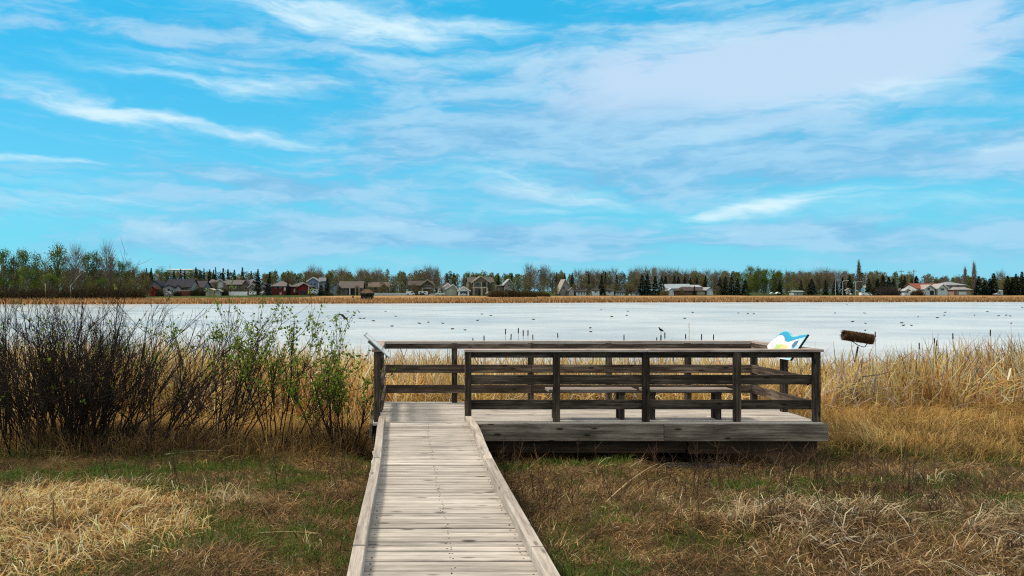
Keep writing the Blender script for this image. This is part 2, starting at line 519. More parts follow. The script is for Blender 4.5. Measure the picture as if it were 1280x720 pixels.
for x0, cuts in ((-0.338, (-2.2, 2.4, 5.46, 8.36, 11.24)), (0.852, (-2.2, 2.45, 5.42, 8.33, 11.24))):
    for a, b in zip(cuts[:-1], cuts[1:]):
        g = Geo()
        nseg = 6
        w0 = 0.088
        yy = np.linspace(a + 0.006, b - 0.006, nseg + 1)
        bend = 0.012 * np.sin(yy * 1.1 + x0 * 3) + (0.02 * sstep(9.0, 10.4, yy) * sstep(11.3, 10.6, yy) if x0 > 0 else 0)
        zt = 0.092 + RNG.normal(0, 0.004) + 0.004 * np.sin(yy * 2)
        V = []
        for k in range(nseg + 1):
            for (u, v2) in ((0, 0), (1, 0), (1, .93), (.93, 1), (.07, 1), (0, .93)):
                V.append((x0 + bend[k] + u * w0, yy[k], 0.004 + v2 * (zt[k] - 0.004)))
        V = np.array(V)
        f4 = []
        for k in range(nseg):
            for q in range(6):
                f4.append([k * 6 + q, k * 6 + (q + 1) % 6, k * 6 + 6 + (q + 1) % 6, k * 6 + 6 + q])
        f4 = [f[::-1] for f in f4]
        f4 += [[0, 1, 2, 5], [5, 2, 3, 4], [nseg * 6 + 5, nseg * 6 + 2, nseg * 6 + 1, nseg * 6], [nseg * 6 + 4, nseg * 6 + 3, nseg * 6 + 2, nseg * 6 + 5]]
        off = RNG.random(3) * 40
        t = float(RNG.uniform(0.85, 1.08))
        g.add(V, f4, None, (t, t * 0.985, t * 0.97), np.stack([V[:, 1] + off[0], V[:, 0] + off[1], V[:, 2] + off[2]], 1))
        part('kerb_rail', g, M['kerbwood'], bw)

# ================================================================== VIEWING PLATFORM
XL, XR = -0.38, 5.83          # post centre lines
YF, YB = 11.32, 13.33
pf = thing('viewing_platform', 'dark railed wooden viewing platform at the edge of the reeds', 'platform', (2.7, 12.3, 0))
g = Geo()
y = 11.19; first = True
while y < 13.40:
    w = 0.086 if RNG.random() < .8 else .138
    y1 = min(y + w, 13.42)
    cuts = [-0.44, float(RNG.uniform(1.2, 4.6)), 5.877]
    for a, b in zip(cuts[:-1], cuts[1:]):
        dz = RNG.normal(0, 0.002)
        g.box(a + .002, b - .002, y, y1, -0.038 + dz, dz, axis='x', bev=0.004, tone=float(np.clip(RNG.normal(0.98, 0.12), 0.65, 1.2)))
    y = y1 + 0.008
part('deck', g, M['deckwood'], pf)


def board(name, x0, x1, y0, y1, z0, z1, mat, axis, tone=None, bev=0.004):
    g = Geo()
    t = float(RNG.uniform(0.8, 1.2)) if tone is None else tone
    g.box(x0, x1, y0, y1, z0, z1, axis=axis, bev=bev, tone=t)
    return part(name, g, mat, pf)


PW = 0.045
FX = [0.906, 2.156, 3.42, 4.71, XR]
BX = [XL, 0.84, 2.11, 3.41, 4.73, XR]
for x in FX:
    board('post', x - PW, x + PW, YF - PW, YF + PW, 0.002, 0.985, M['railwood'], 'z')
for x in BX:
    board('post', x - PW, x + PW, YB - PW, YB + PW, 0.002, 0.985, M['railwood'], 'z')
board('post', XR - PW, XR + PW, 12.28 - PW, 12.28 + PW, 0.002, 0.985, M['railwood'], 'z')
board('post', XL - PW, XL + PW, YF - PW, YF + PW, -0.5, 0.985, M['railwood'], 'z', 1.0)
board('post', XL - PW, XL + PW, 12.3 - PW, 12.3 + PW, 0.002, 0.985, M['railwood'], 'z')
# caps (flat boards), joined at the corners
def capz(): return 0.988, 1.026
z0, z1 = capz()
board('top_rail', FX[0] - 0.06, 3.42 - .003, YF - 0.075, YF + 0.07, z0, z1, M['capwood'], 'x')
board('top_rail', 3.42 + .003, XR + 0.075, YF - 0.075, YF + 0.07, z0, z1 + .002, M['capwood'], 'x')
board('top_rail', XL - 0.075, 2.11 - .003, YB - 0.07, YB + 0.075, z0, z1, M['capwood'], 'x')
board('top_rail', 2.11 + .003, XR + 0.075, YB - 0.07, YB + 0.075, z0, z1 + .002, M['capwood'], 'x')
board('top_rail', XR - 0.07, XR + 0.075, YF + 0.073, YB - 0.073, z0, z1, M['capwood'], 'y')
board('top_rail', XL - 0.075, XL + 0.07, YF - 0.06, YB - 0.073, z0, z1, M['capwood'], 'y')
# rail boards on the inner side of the posts
RB = 0.038
for (za, zb) in ((0.90, 0.985), (0.52, 0.655), (0.165, 0.30)):
    ia = 1e-3 * random.uniform(1, 3)
    for a, b in ((FX[0] - PW, 3.42), (3.42 + 0.004, XR + PW)):
        board('rail_board', a, b, YF + PW + ia, YF + PW + RB + ia, za, zb, M['railwood'], 'x')
for (za, zb) in ((0.90, 0.985), (0.50, 0.635), (0.165, 0.30)):
    for a, b in ((XL - PW, 2.11), (2.11 + 0.004, XR + PW)):
        board('rail_board', a, b, YB - PW - RB - .002, YB - PW - .002, za, zb, M['railwood'], 'x', 1.45)
    board('rail_board', XR - PW - RB - .002, XR - PW - .002, YF + PW + RB + .006, YB - PW - RB - .006, za, zb, M['railwood'], 'y', 1.3)
    board('rail_board', XL + PW + .002, XL + PW + RB + .002, YF - PW, YB - PW - RB - .006, za, zb, M['railwood'], 'y', 1.3)
# fascia, skirt beams, supports
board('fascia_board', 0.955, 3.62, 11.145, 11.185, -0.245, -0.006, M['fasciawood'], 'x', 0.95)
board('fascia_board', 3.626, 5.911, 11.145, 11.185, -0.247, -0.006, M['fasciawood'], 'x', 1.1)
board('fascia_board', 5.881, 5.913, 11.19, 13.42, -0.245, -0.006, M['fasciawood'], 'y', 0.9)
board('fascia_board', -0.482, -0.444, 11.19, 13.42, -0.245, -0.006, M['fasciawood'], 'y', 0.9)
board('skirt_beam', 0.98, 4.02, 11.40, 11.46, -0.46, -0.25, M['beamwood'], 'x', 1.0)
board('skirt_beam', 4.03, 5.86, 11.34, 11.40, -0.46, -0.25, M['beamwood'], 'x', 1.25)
board('skirt_beam', -0.40, 5.79, 13.30, 13.36, -0.95, -0.25, M['beamwood'], 'x', .7)  # rear board added to block light from behind and keep the underside dark
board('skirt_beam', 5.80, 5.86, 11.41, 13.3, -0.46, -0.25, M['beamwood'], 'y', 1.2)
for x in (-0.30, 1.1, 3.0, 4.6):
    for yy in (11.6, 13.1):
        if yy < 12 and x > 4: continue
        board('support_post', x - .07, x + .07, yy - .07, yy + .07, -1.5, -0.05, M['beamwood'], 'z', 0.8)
g = Geo()
for x in np.arange(-0.2, 5.8, 0.6):
    g.box(x, x + .04, 11.5, 13.38, -0.235, -0.041, axis='y', tone=0.7)
part('joist', g, M['beamwood'], pf)

# benches behind the front railing
for i, (xa, xb, lab) in enumerate(((2.07, 3.34, 'wooden bench on the platform behind the middle bays of the front railing, nearer the boardwalk'),
                                   (3.45, 4.73, 'wooden bench on the platform behind the front railing, end nearer the blue and white sign'))):
    bt = thing('bench', lab, 'bench', ((xa + xb) / 2, 11.65, 0), 'benches on the viewing platform')
    for k in range(2):
        g = Geo(); ya = 11.46 + k * 0.152
        g.box(xa, xb, ya, ya + 0.145, 0.40, 0.438, axis='x', bev=0.004, tone=float(RNG.uniform(.55, .68)))
        part('seat_board', g, M['capwood'], bt)
    for lx in (xa + 0.09, xb - 0.24):
        g = Geo(); g.box(lx, lx + 0.07, 11.49, 11.56, 0.002, 0.36, axis='z', bev=.003, tone=.9); part('leg', g, M['railwood'], bt)
        g = Geo(); g.box(lx, lx + 0.07, 11.64, 11.71, 0.002, 0.36, axis='z', bev=.003, tone=.9); part('leg', g, M['railwood'], bt)
        g = Geo(); g.box(lx - .003, lx + 0.073, 11.47, 11.74, 0.362, 0.398, axis='y', bev=.003, tone=.9); part('cross_piece', g, M['railwood'], bt)


# ---- tilted reading panels
def panel(name, label, lo, hi, y0, y1, colour, inward, print_name):
    """lo, hi = (x,z) of the lower and upper long edge"""
    t = thing(name, label, 'sign', ((lo[0] + hi[0]) / 2, (y0 + y1) / 2, min(lo[1], hi[1])))
    d = Vector((hi[0] - lo[0], 0, hi[1] - lo[1])); Ln = d.length; d.normalize()
    nrm = Vector((-d.z, 0, d.x))
    if nrm.x * inward < 0: nrm = -nrm
    # backing sheet
    def quadbox(u0, u1, ya, yb, h0, h1, gg, col):
        vs = []
        for u in (u0, u1):
            for yy in (ya, yb):
                for h in (h0, h1):
                    vs.append(Vector((lo[0], yy, lo[1])) + d * u + nrm * h)
        vs = np.array([tuple(q) for q in vs])
        gg.add(vs, [[0, 1, 3, 2], [4, 6, 7, 5], [0, 4, 5, 1], [2, 3, 7, 6], [0, 2, 6, 4], [1, 5, 7, 3]], None, col)
    g = Geo(); quadbox(0, Ln, y0, y1, -0.006, 0.0, g, (0.75, 0.76, 0.76)); part('panel', g, M['paint'], t)
    g = Geo(); nu, nv = 46, 64
    V = []; C = []
    for i in range(nu + 1):
        for j in range(nv + 1):
            u = i / nu; v = j / nv
            p = Vector((lo[0], y0 + (y1 - y0) * (0.015 + 0.97 * v), lo[1])) + d * (Ln * (0.02 + 0.96 * u)) + nrm * 0.003
            V.append(tuple(p)); C.append(colour(u, v))
    f = [[i * (nv + 1) + j, i * (nv + 1) + j + 1, (i + 1) * (nv + 1) + j + 1, (i + 1) * (nv + 1) + j] for i in range(nu) for j in range(nv)]
    g.add(V, f, None, np.array(C)); part(print_name, g, M['paint'], t)
    g = Geo()
    e = 0.008; frc = (.5, .52, .53)
    quadbox(-e, 0, y0, y1, -0.009, 0.005, g, frc); quadbox(Ln, Ln + e, y0, y1, -0.009, 0.005, g, frc)
    quadbox(-e, Ln + e, y0 - e, y0 - .0005, -0.009, 0.005, g, frc); quadbox(-e, Ln + e, y1 + .0005, y1 + e, -0.009, 0.005, g, frc)
    part('frame', g, M['paint'], t)
    for ya in (y0 + 0.10, y1 - 0.14):
        g = Geo(); quadbox(Ln * 0.22, Ln * 0.8, ya, ya + 0.04, -0.05, -0.007, g, (0.2, 0.19, 0.18)); part('bracket', g, M['paint'], t)
    return t


def blue_print(u, v):
    # v: 0 near the boardwalk end (camera side) .. 1 far end; u: 0 lower edge .. 1 upper edge
    s = 1 - v          # reads left (far end) to right (near end) from inside the deck
    c = np.array([0.80, 0.82, 0.82])
    wave = 0.80 + 0.19 * math.cos((s - .27) * 2 * math.pi / .62) - 0.03 * s
    th = 0.27 - 0.10 * s
    if wave - th < u < wave:
        k = (wave - u) / th
        c = np.array([0.02, 0.33, 0.55]) * (1 - k) + np.array([0.12, 0.52, 0.68]) * k
    elif u >= wave:
        c = np.array([0.70, 0.75, 0.78])
    if 0.74 < s < 0.97 and 0.12 < u < wave - th + .02:
        c = np.array([0.22, 0.50, 0.68]) if (u * 9 + s * 5) % 1 < 0.7 else np.array([0.08, 0.16, 0.30])
    e = ((s - 0.42) / 0.22) ** 2 + ((u - 0.36) / 0.13) ** 2
    if e < 1: c = np.array([0.50, 0.60, 0.20])
    e = ((s - 0.54) / 0.12) ** 2 + ((u - 0.40) / 0.10) ** 2
    if e < 1: c = np.array([0.72, 0.62, 0.18])
    e = ((s - 0.30) / 0.10) ** 2 + ((u - 0.56) / 0.07) ** 2
    if e < 1: c = np.array([0.78, 0.66, 0.72])
    if abs(s - 0.60) < 0.018 and 0.80 < u < 0.92: c = np.array([0.10, 0.06, 0.05])
    return c


def pale_print(u, v):
    c = np.array([0.84, 0.85, 0.86])
    if u > 0.985: c = np.array([0.28, 0.36, 0.40])
    elif 0.1 < u < 0.8 and 0.08 < v < 0.92:
        if (u * 22) % 1 < 0.32 and v < 0.55: c = np.array([0.55, 0.56, 0.57])
        if v > 0.6 and 0.25 < u < 0.7: c = np.array([0.66, 0.70, 0.66])
    return c


def wave_panel():
    lo, hi, y0, y1 = (5.615, 0.84), (5.872, 1.215), 11.62, 12.28
    t = thing('information_panel', "wave-shaped cut-out panel printed blue and white on the platform's lakeward corner railing", 'sign', (5.7, 12.0, .84))
    d = Vector((hi[0] - lo[0], 0, hi[1] - lo[1])); Ln = d.length; d.normalize(); nrm = Vector((-d.z, 0, d.x))
    TS = [-.46, -.43, -.36, -.25, -.095, .06, .2, .30, .383, .5, .673, .988, 1.0]; TU = [.42, .60, .76, .95, 1.074, 1.07, 1.0, .93, .89, .90, .944, 1.015, 1.0]
    ss = np.linspace(-.46, 1, 110); nu = 40
    def pt(sv, u, h): return tuple(Vector((lo[0], y1 - (y1 - y0) * sv, lo[1])) + d * (Ln * u) + nrm * h)
    def colour(sv, u, ut):
        c = np.array([.80, .82, .83])
        th = np.interp(sv, [-.46, -.3, -.05, .2, .45, .7, 1], [.03, .07, .22, .33, .22, .15, .10])
        def blot(c, cs, cu, rs_, ru, colr, soft=.45):
            wv = (vnoise(sv * 14 + cs * 30, u * 11, 5) - .5) * .9
            e = ((sv - cs) / rs_) ** 2 + ((u - cu) / ru) ** 2 + wv
            k = float(np.clip((1 + soft - e) / (2 * soft), 0, 1)); return c * (1 - k) + np.array(colr) * k
        c = blot(c, -.05, .64, .26, .10, (.76, .66, .73)); c = blot(c, .12, .42, .30, .11, (.46, .60, .20)); c = blot(c, .36, .44, .16, .10, (.74, .60, .26)); c = blot(c, .30, .22, .40, .06, (.62, .78, .80)); c = blot(c, -.2, .42, .14, .08, (.60, .62, .74))
        k2 = float(np.clip((sv - .6) / .15, 0, 1)); c = c * (1 - k2) + np.array([.40, .64, .78]) * k2
        c = blot(c, .74, .60, .10, .14, (.10, .17, .32), .3); c = blot(c, .90, .36, .06, .08, (.10, .17, .32), .3); c = blot(c, .86, .66, .05, .10, (.74, .8, .84), .3)
        if u > ut - th:
            k = (ut - u) / th; c = np.array([.03, .38, .58]) * (1 - k) + np.array([.05, .30, .54]) * k
            if k < .14: c = np.array([.30, .62, .72])
        return c
    for name, h, mat in (('wave_print', .004, 'f'), ('panel', -.004, 'b')):
        V = []; C = []
        for sv in ss:
            ub = float(np.interp(sv, [-.46, -.05, 1], [.40, 0, 0])); ut = max(float(np.interp(sv, TS, TU)), ub + .005)
            for k in range(nu + 1):
                u = ub + (ut - ub) * k / nu; V.append(pt(sv, u, h)); C.append(colour(sv, u, ut) if mat == 'f' else (.72, .73, .73))
        m = nu + 1; f = [[i * m + k, i * m + k + 1, (i + 1) * m + k + 1, (i + 1) * m + k] for i in range(len(ss) - 1) for k in range(nu)]
        g = Geo(); g.add(V, f, None, np.array(C))
        if mat == 'b':   # the rim between front and back
            n_ = len(ss); ring = [(sv, max(float(np.interp(sv, TS, TU)), float(np.interp(sv, [-.46, -.05, 1], [.40, 0, 0])) + .005)) for sv in ss] + [(sv, float(np.interp(sv, [-.46, -.05, 1], [.40, 0, 0]))) for sv in ss[::-1]]
            R0 = [pt(a_, b_, -.004) for a_, b_ in ring]; R1 = [pt(a_, b_, .0035) for a_, b_ in ring]; q = len(ring)
            g.add(R0 + R1, [[i, (i + 1) % q, q + (i + 1) % q, q + i] for i in range(q)], None, (.1, .12, .14))
        part(name, g, M['paint'], t)
    g = Geo(); V = [pt(a_, u, h) for a_ in (1.003, 1.028) for u in (.0, 1.0) for h in (-.012, .012)]
    g.add(V, [[0, 1, 3, 2], [4, 6, 7, 5], [0, 4, 5, 1], [2, 3, 7, 6], [0, 2, 6, 4], [1, 5, 7, 3]], None, (.02, .025, .03)); part('edge_strip', g, M['paint'], t)
    for sv in (.1, .8):
        g = Geo(); V = [pt(a_, u, h) for a_ in (sv, sv + .07) for u in (.25, .75) for h in (-.05, -.006)]
        g.add(V, [[0, 1, 3, 2], [4, 6, 7, 5], [0, 4, 5, 1], [2, 3, 7, 6], [0, 2, 6, 4], [1, 5, 7, 3]], None, (.2, .19, .18)); part('bracket', g, M['paint'], t)


wave_panel()
panel('information_panel', 'tilted pale panel seen nearly edge-on beside the boardwalk\'s end at the platform', (-0.202, 0.914), (-0.555, 1.228), 11.20, 11.88, pale_print, 1, 'faded_print')

# ================================================================== NESTING TUNNEL
YN = 21.0
nt = thing('nesting_tunnel', 'straw-covered brown nesting tunnel on a thin dark pole above the reeds', 'nest box', at(1072, 421, YN))
p0 = at(1054, 418.8, YN); p1 = at(1090.5, 424.3, YN)
ax = (p1 - p0).normalized(); Ltub = (p1 - p0).length
g = Geo()
Mx = ax.to_track_quat('Z', 'Y').to_matrix()
prof = [(0.09, 0.05), (0.09, 0.0), (0.110, 0.0), (0.122, 0.04), (0.125, Ltub * .3), (0.124, Ltub * .7), (0.120, Ltub - .04), (0.108, Ltub), (0.09, Ltub), (0.09, Ltub - .05), (0.001, Ltub - .06)]
g.lathe([(0.001, 0.06)] + prof, p0, 20, (0.05, 0.028, 0.015), M=Mx)
part('tube', g, M['bark'], nt, True)
n = 2600
th = RNG.uniform(0, 2 * np.pi, n); q = RNG.uniform(0.0, 1.0, n) * Ltub
A = np.array(Mx.col[0]); B = np.array(Mx.col[1]); Cx = np.array(Mx.col[2])
P = np.array(p0)[None] + Cx[None] * q[:, None] + 0.122 * (np.cos(th)[:, None] * A + np.sin(th)[:, None] * B)
tg = (-np.sin(th)[:, None] * A + np.cos(th)[:, None] * B) * RNG.normal(0, .8, (n, 1)) + Cx * RNG.normal(0, 0.8, (n, 1)) + (np.cos(th)[:, None] * A + np.sin(th)[:, None] * B) * 0.06
tg /= np.linalg.norm(tg, axis=1, keepdims=True)
g = Geo(); Lb = RNG.uniform(.03, .09, n)[:, None]
g.tubes(np.stack([P, P + tg * Lb * .5, P + tg * Lb], 1), np.tile([0.0035, .003, .001], (n, 1)), 3, pal(n, [(0.12, .06, .025), (0.05, .028, .014), (0.2, .10, .04)], [3, 5, 1]))
part('straw_cover', g, M['bark'], nt)
g = Geo(); a, b = at(1072.5, 433, YN), at(1067.5, 458, YN); dd = (b - a)
g.tubes(np.array([a, a + dd * 1.0, a + dd * 2.4]), np.array([0.022, .022, .022]), 8, cap=True); part('pole', g, M['steel'], nt)
g = Geo()
g.tubes(np.array([at(1064, 426, YN), at(1072.5, 431.5, YN), at(1080, 434, YN), at(1081.5, 433.2, YN), at(1085, 428, YN)]), np.full(5, 0.011), 6)
part('cradle', g, M['steel'], nt)

# ================================================================== SHRUBS
def shrub(name, label, base, n_stems, spread, height, lean, leafiness, leaf_from=0.45, col=((0.030, 0.020, 0.015), (0.055, 0.036, 0.026), (0.018, 0.013, 0.010)), fan=0.55, branchy=7, twig=3, seed=1, thick=1.0, group='shrubs at the edge of the meadow'):
    rs = np.random.default_rng(seed)
    t = thing(name, label, 'shrub', base, group)
    bx, by, bz = base
    st, str_, br, brr, tw, twr = [], [], [], [], [], []
    lp = []
    for i in range(n_stems):
        ox, oy = rs.normal(0, spread[0] / 2), rs.normal(0, spread[1] / 2)
        px, py = bx + ox, by + oy
        pz = float(gz(px, py)) - 0.03
        a = np.array([ox / max(spread[0], .1) * fan * 1.1 + lean + rs.normal(0, .20) * fan * 1.6, oy / max(spread[1], .1) * fan * .5 + rs.normal(0, .22), 1.0])
        a /= np.linalg.norm(a)
        Lh = height * rs.uniform(0.62, 1.08) * (1.25 if rs.random() < .07 else 1)
        out = np.array([a[0], a[1], 0]) * rs.uniform(-0.25, 0.5)
        k = 8; s_ = np.linspace(0, 1, k)
        wob = np.cumsum(rs.normal(0, 0.018, (k, 3)), 0) * height * 0.5; wob[0] = 0
        P = np.array([px, py, pz]) + a * Lh * s_[:, None] + out * Lh * (s_[:, None] ** 2) + wob
        r0 = rs.uniform(.007, .014) * thick
        st.append(P); str_.append(np.interp(s_, [0, 1], [r0, .0028]))
        for b in range(rs.poisson(branchy)):
            f = rs.uniform(0.22, 0.96); j = f * (k - 1); j0 = int(j)
            q = P[j0] * (1 - (j - j0)) + P[min(j0 + 1, k - 1)] * (j - j0)
            d = P[min(j0 + 1, k - 1)] - P[j0] if j0 < k - 1 else P[-1] - P[-2]
            d = d / (np.linalg.norm(d) + 1e-9) + rs.normal(0, 0.5, 3); d[2] = d[2] * .8 + .2
            d /= np.linalg.norm(d)
            Lb = Lh * rs.uniform(.14, .42) * (1.15 - 0.5 * f)
            ks = np.linspace(0, 1, 5)
            Q = q + d * Lb * ks[:, None] + np.array([0, 0, .18]) * Lb * ks[:, None] ** 2 + np.cumsum(rs.normal(0, .02, (5, 3)), 0) * Lb
            br.append(Q); brr.append(np.interp(ks, [0, 1], [r0 * (1 - f) * .5 + .0032, .002]))
            for w in range(rs.poisson(twig)):
                f2 = rs.uniform(.25, 1); jj = min(int(f2 * 4), 3)
                q2 = Q[jj] + (Q[jj + 1] - Q[jj]) * (f2 * 4 - jj)
                d2 = d + rs.normal(0, .55, 3); d2 /= np.linalg.norm(d2)
                L2 = rs.uniform(.08, .28)
                T = q2 + d2 * L2 * np.array([0, .5, 1])[:, None] + np.array([0, 0, .05]) * np.array([0, .2, 1])[:, None]
                tw.append(T); twr.append([.0028, .002, .0012])
                if f > leaf_from and rs.random() < leafiness:
                    for _ in range(rs.integers(3, 8)):
                        u = rs.uniform(.3, 1.05); lp.append(q2 + d2 * L2 * u + rs.normal(0, .018, 3))
    cols = np.array(col)
    g = Geo()
    g.tubes(np.array(st), np.array(str_), 5, cols[rs.integers(0, len(cols), len(st))])
    g.tubes(np.array(br), np.array(brr), 4, cols[rs.integers(0, len(cols), len(br))])
    if tw: g.tubes(np.array(tw), np.array(twr), 3, cols[rs.integers(0, len(cols), len(tw))])
    part('stems', g, M['bark'], t, True)
    if lp:
        lp = np.array(lp); n = len(lp)
        d = rs.normal(0, 1, (n, 3)); d[:, 2] += .5; d /= np.linalg.norm(d, axis=1, keepdims=True)
        w = np.cross(d, rs.normal(0, 1, (n, 3))); w /= np.linalg.norm(w, axis=1, keepdims=True)
        Ls = rs.uniform(.03, .07, (n, 1)); Ws = Ls * .30
        V = np.stack([lp, lp + d * Ls * .5 + w * Ws, lp + d * Ls, lp + d * Ls * .5 - w * Ws], 1)
        lc = np.array([(0.18, 0.29, 0.03), (0.12, 0.23, 0.025), (0.28, 0.35, 0.05), (0.20, .22, .045)])[rs.integers(0, 4, n)] * np.exp(rs.normal(0, .2, (n, 1)))
        g = Geo(); g.add(V.reshape(-1, 3), np.arange(n * 4).reshape(-1, 4), None, np.repeat(lc, 4, 0))
        part('foliage', g, M['leaf'], t)
    return t


def gbase(px, Y, dz=0.0):
    x = (px - VX) * Y / F
    return (x, Y, float(gz(x, Y)) + dz)


shrub('shrub', 'broad dense dark bare shrub, first from the photo\'s edge', gbase(28, 12.4), 78, (1.1, .55), 2.05, -0.05, 0.02, seed=11, fan=.62, branchy=11, twig=4, thick=1.15)
shrub('shrub', 'densest near-black bare shrub, its many stems fanning over the dark base', gbase(112, 12.6), 100, (1.0, .55), 2.1, 0.06, 0.03, seed=12, fan=.68, branchy=11, twig=4, thick=1.15)
shrub('shrub', 'brown arching shrub leaning towards the platform with a few leaves on its tips', gbase(208, 12.4), 20, (.5, .4), 1.95, 0.36, 0.22, seed=13, fan=.5, branchy=8, leaf_from=.7)
shrub('shrub', 'thin upright shrub tipped with fresh green leaves against the lake', gbase(272, 12.9), 19, (.40, .35), 2.12, 0.06, 0.9, seed=14, fan=.42, branchy=8, leaf_from=.66)
shrub('shrub', 'leafy willow shrub with bent stems reaching up towards the platform\'s pale panel', gbase(352, 12.6), 13, (.26, .3), 1.95, 0.17, 1.3, seed=15, fan=.40, branchy=11, twig=4, leaf_from=.5)
shrub('shrub', 'small open leafy shrub beside the boardwalk\'s end', gbase(428, 12.0), 17, (.24, .25), 1.35, 0.0, 0.85, seed=16, fan=.36, branchy=9, leaf_from=.5, thick=.8)

# ================================================================== GRASSES, REEDS
def scatter(n, x0, x1, y0, y1):
    x = RNG.uniform(x0, x1, n); y = RNG.uniform(y0, y1, n)
    return x, y


def in_view(x, y, m=0.6):
    return (x / y > -0.505 - m / y) & (x / y < 0.775 + m / y)


def off_wood(x, y, pad=0.03):
    a = (x > -0.34 - pad) & (x < 0.945 + pad) & (y < 11.3)
    b = (x > -0.46 - pad) & (x < 5.95 + pad) & (y > 11.12) & (y < 13.45)
    return ~(a | b)


def roots(x, y, dz=-0.012):
    return np.stack([x, y, gz(x, y) + dz], -1)


def green_mask(x, y):
    m = .55 * fbm(x * 0.8, y * 1.5, 31, 4) + .45 * fbm(x * 2.1, y * 3.4, 33, 3)
    m = m + 0.05 * sstep(-0.3, -2.5, x) * sstep(11.4, 8.5, y) - 0.05 * sstep(1.2, 2.5, x) * sstep(11, 8, y)
    return m


def straw_mask(x, y):
    w = (fbm(x * 1.2, y * 1.2, 41) - .5) * 1.5
    a = 1 - np.sqrt(((x + 3.75) / 2.15) ** 2 + ((y - 7.0) / 1.75) ** 2) + w * .5
    b = 1 - np.sqrt(((x - 4.7) / 2.3) ** 2 + ((y - 6.5) / 1.75) ** 2) + w * .6
    return sstep(0.0, 0.28, a), sstep(-0.05, 0.45, b)


TURF = [(0.060, 0.125, 0.013), (0.085, 0.160, 0.020), (0.12, 0.155, 0.030), (0.040, 0.085, 0.011)]
THATCH = [(0.37, 0.235, 0.105), (0.25, 0.155, 0.066), (0.52, 0.365, 0.185), (0.09, 0.056, 0.028), (0.66, 0.53, 0.34)]
STRAW = [(0.74, 0.53, 0.23), (0.82, 0.65, 0.34), (0.60, 0.38, 0.14), (0.84, 0.73, 0.50), (0.26, 0.14, 0.05)]
GOLD = [(0.58, 0.37, 0.115), (0.68, 0.46, 0.165), (0.40, 0.235, 0.075), (0.74, 0.55, 0.27), (0.18, .10, .038)]
REED = [(0.80, 0.54, 0.19), (0.84, 0.64, 0.30), (0.70, 0.43, 0.14), (0.84, 0.73, 0.50), (0.40, 0.21, 0.07)]
RUST = [(0.46, 0.24, 0.09), (0.34, 0.165, 0.06), (0.58, 0.34, 0.14), (0.22, 0.11, 0.045)]
ASH = [(0.42, 0.35, 0.28), (0.52, 0.45, 0.37), (0.30, 0.25, 0.21), (0.60, 0.50, 0.36)]

# -- green turf
g = Geo()
x, y = scatter(330000, -8, 12, 5.2, 15)
k = in_view(x, y) & off_wood(x, y); gm = green_mask(x, y)
sa, sb = straw_mask(x, y)
pr = (sstep(0.45, 0.58, gm) * 0.93 + 0.07) * (1 - 0.93 * sa) * (1 - 0.75 * sb) * sstep(14.2, 11.8, y) * np.clip(0.55 + 3.5 / y, 0, 1)
k &= RNG.random(len(x)) < pr
x, y = x[k], y[k]; n = len(x)
t0 = np.abs(RNG.normal(0.25, .25, n))
tl = np.stack([t0, t0 + np.abs(RNG.normal(.35, .3, n)), t0 + np.abs(RNG.normal(.8, .4, n))], 1)
blades(g, roots(x, y), RNG.uniform(.05, .15, n), RNG.uniform(.004, .008, n), RNG.uniform(0, 6.28, n), tl, pal(n, TURF, [3, 3, 2, 2]))
tag(g.obj('grass', M['turf']), 'short green spring grass in patches over the meadow', kind='stuff')
print('turf', n)

# -- lying thatch over the meadow
g = Geo()
x, y = scatter(430000, -9, 13, 5.2, 17)
k = in_view(x, y) & off_wood(x, y)
gm = green_mask(x, y)
clump = fbm(x * 2.2, y * 3.0, 55, 4)
pr = (1 - 0.9 * sstep(0.47, 0.58, gm)) * (0.42 + 0.58 * sstep(.36, .62, clump))
k &= RNG.random(len(x)) < pr
x, y, cl = x[k], y[k], clump[k]; n = len(x)
flow = fbm(x * .55, y * .55, 61, 3) * 14.0
ph = flow + RNG.normal(0, .75, n)
t0 = np.clip(RNG.normal(1.2, .25, n), .3, 1.55)
tl = np.stack([t0, np.clip(t0 + RNG.normal(.35, .25, n), .3, 1.75), np.clip(t0 + RNG.normal(.6, .35, n), .5, 2.1)], 1)
warm = np.where((fbm(x * .9, y * 1.6, 71) + RNG.normal(0, .07, n) > .5)[:, None], 1.0, 0.62)
tg = pal(n, THATCH, [4, 4, 2.2, 4, 0.9], .3) * warm * np.interp(fbm(x * 1.9, y * 2.6, 153, 3), [.32, .5, .66], [.5, .95, 1.15])[:, None] * np.array([1, .96, .9])
blades(g, roots(x, y), RNG.uniform(.08, .30, n), RNG.uniform(.004, .009, n), ph, tl, tg)
# fine litter between the longer stems, near the boardwalk's lower end
x, y = scatter(260000, -6, 9, 5.2, 10.2)
k = in_view(x, y) & off_wood(x, y) & (RNG.random(len(x)) < (1 - .93 * sstep(.46, .58, green_mask(x, y))) * (1 - .8 * straw_mask(x, y)[0]) * np.interp(y, [5.2, 7.5, 10.2], [1, .8, .35]))
x, y = x[k], y[k]; n = len(x)
t0 = RNG.uniform(.7, 1.75, n); tl = np.stack([t0, t0 + RNG.normal(.2, .3, n)], 1)
P = roots(x, y, .004); P[:, 2] += np.abs(RNG.normal(0, .018, n))
dk = np.interp(fbm(x * 3.1, y * 3.1, 151, 3), [.32, .5, .66], [.38, .85, 1.15])[:, None]
blades(g, P, RNG.uniform(.03, .13, n), RNG.uniform(.003, .0075, n), RNG.uniform(0, 6.28, n), tl, pal(n, THATCH, [4, 4, 2, 4, 1.0], .35) * dk)
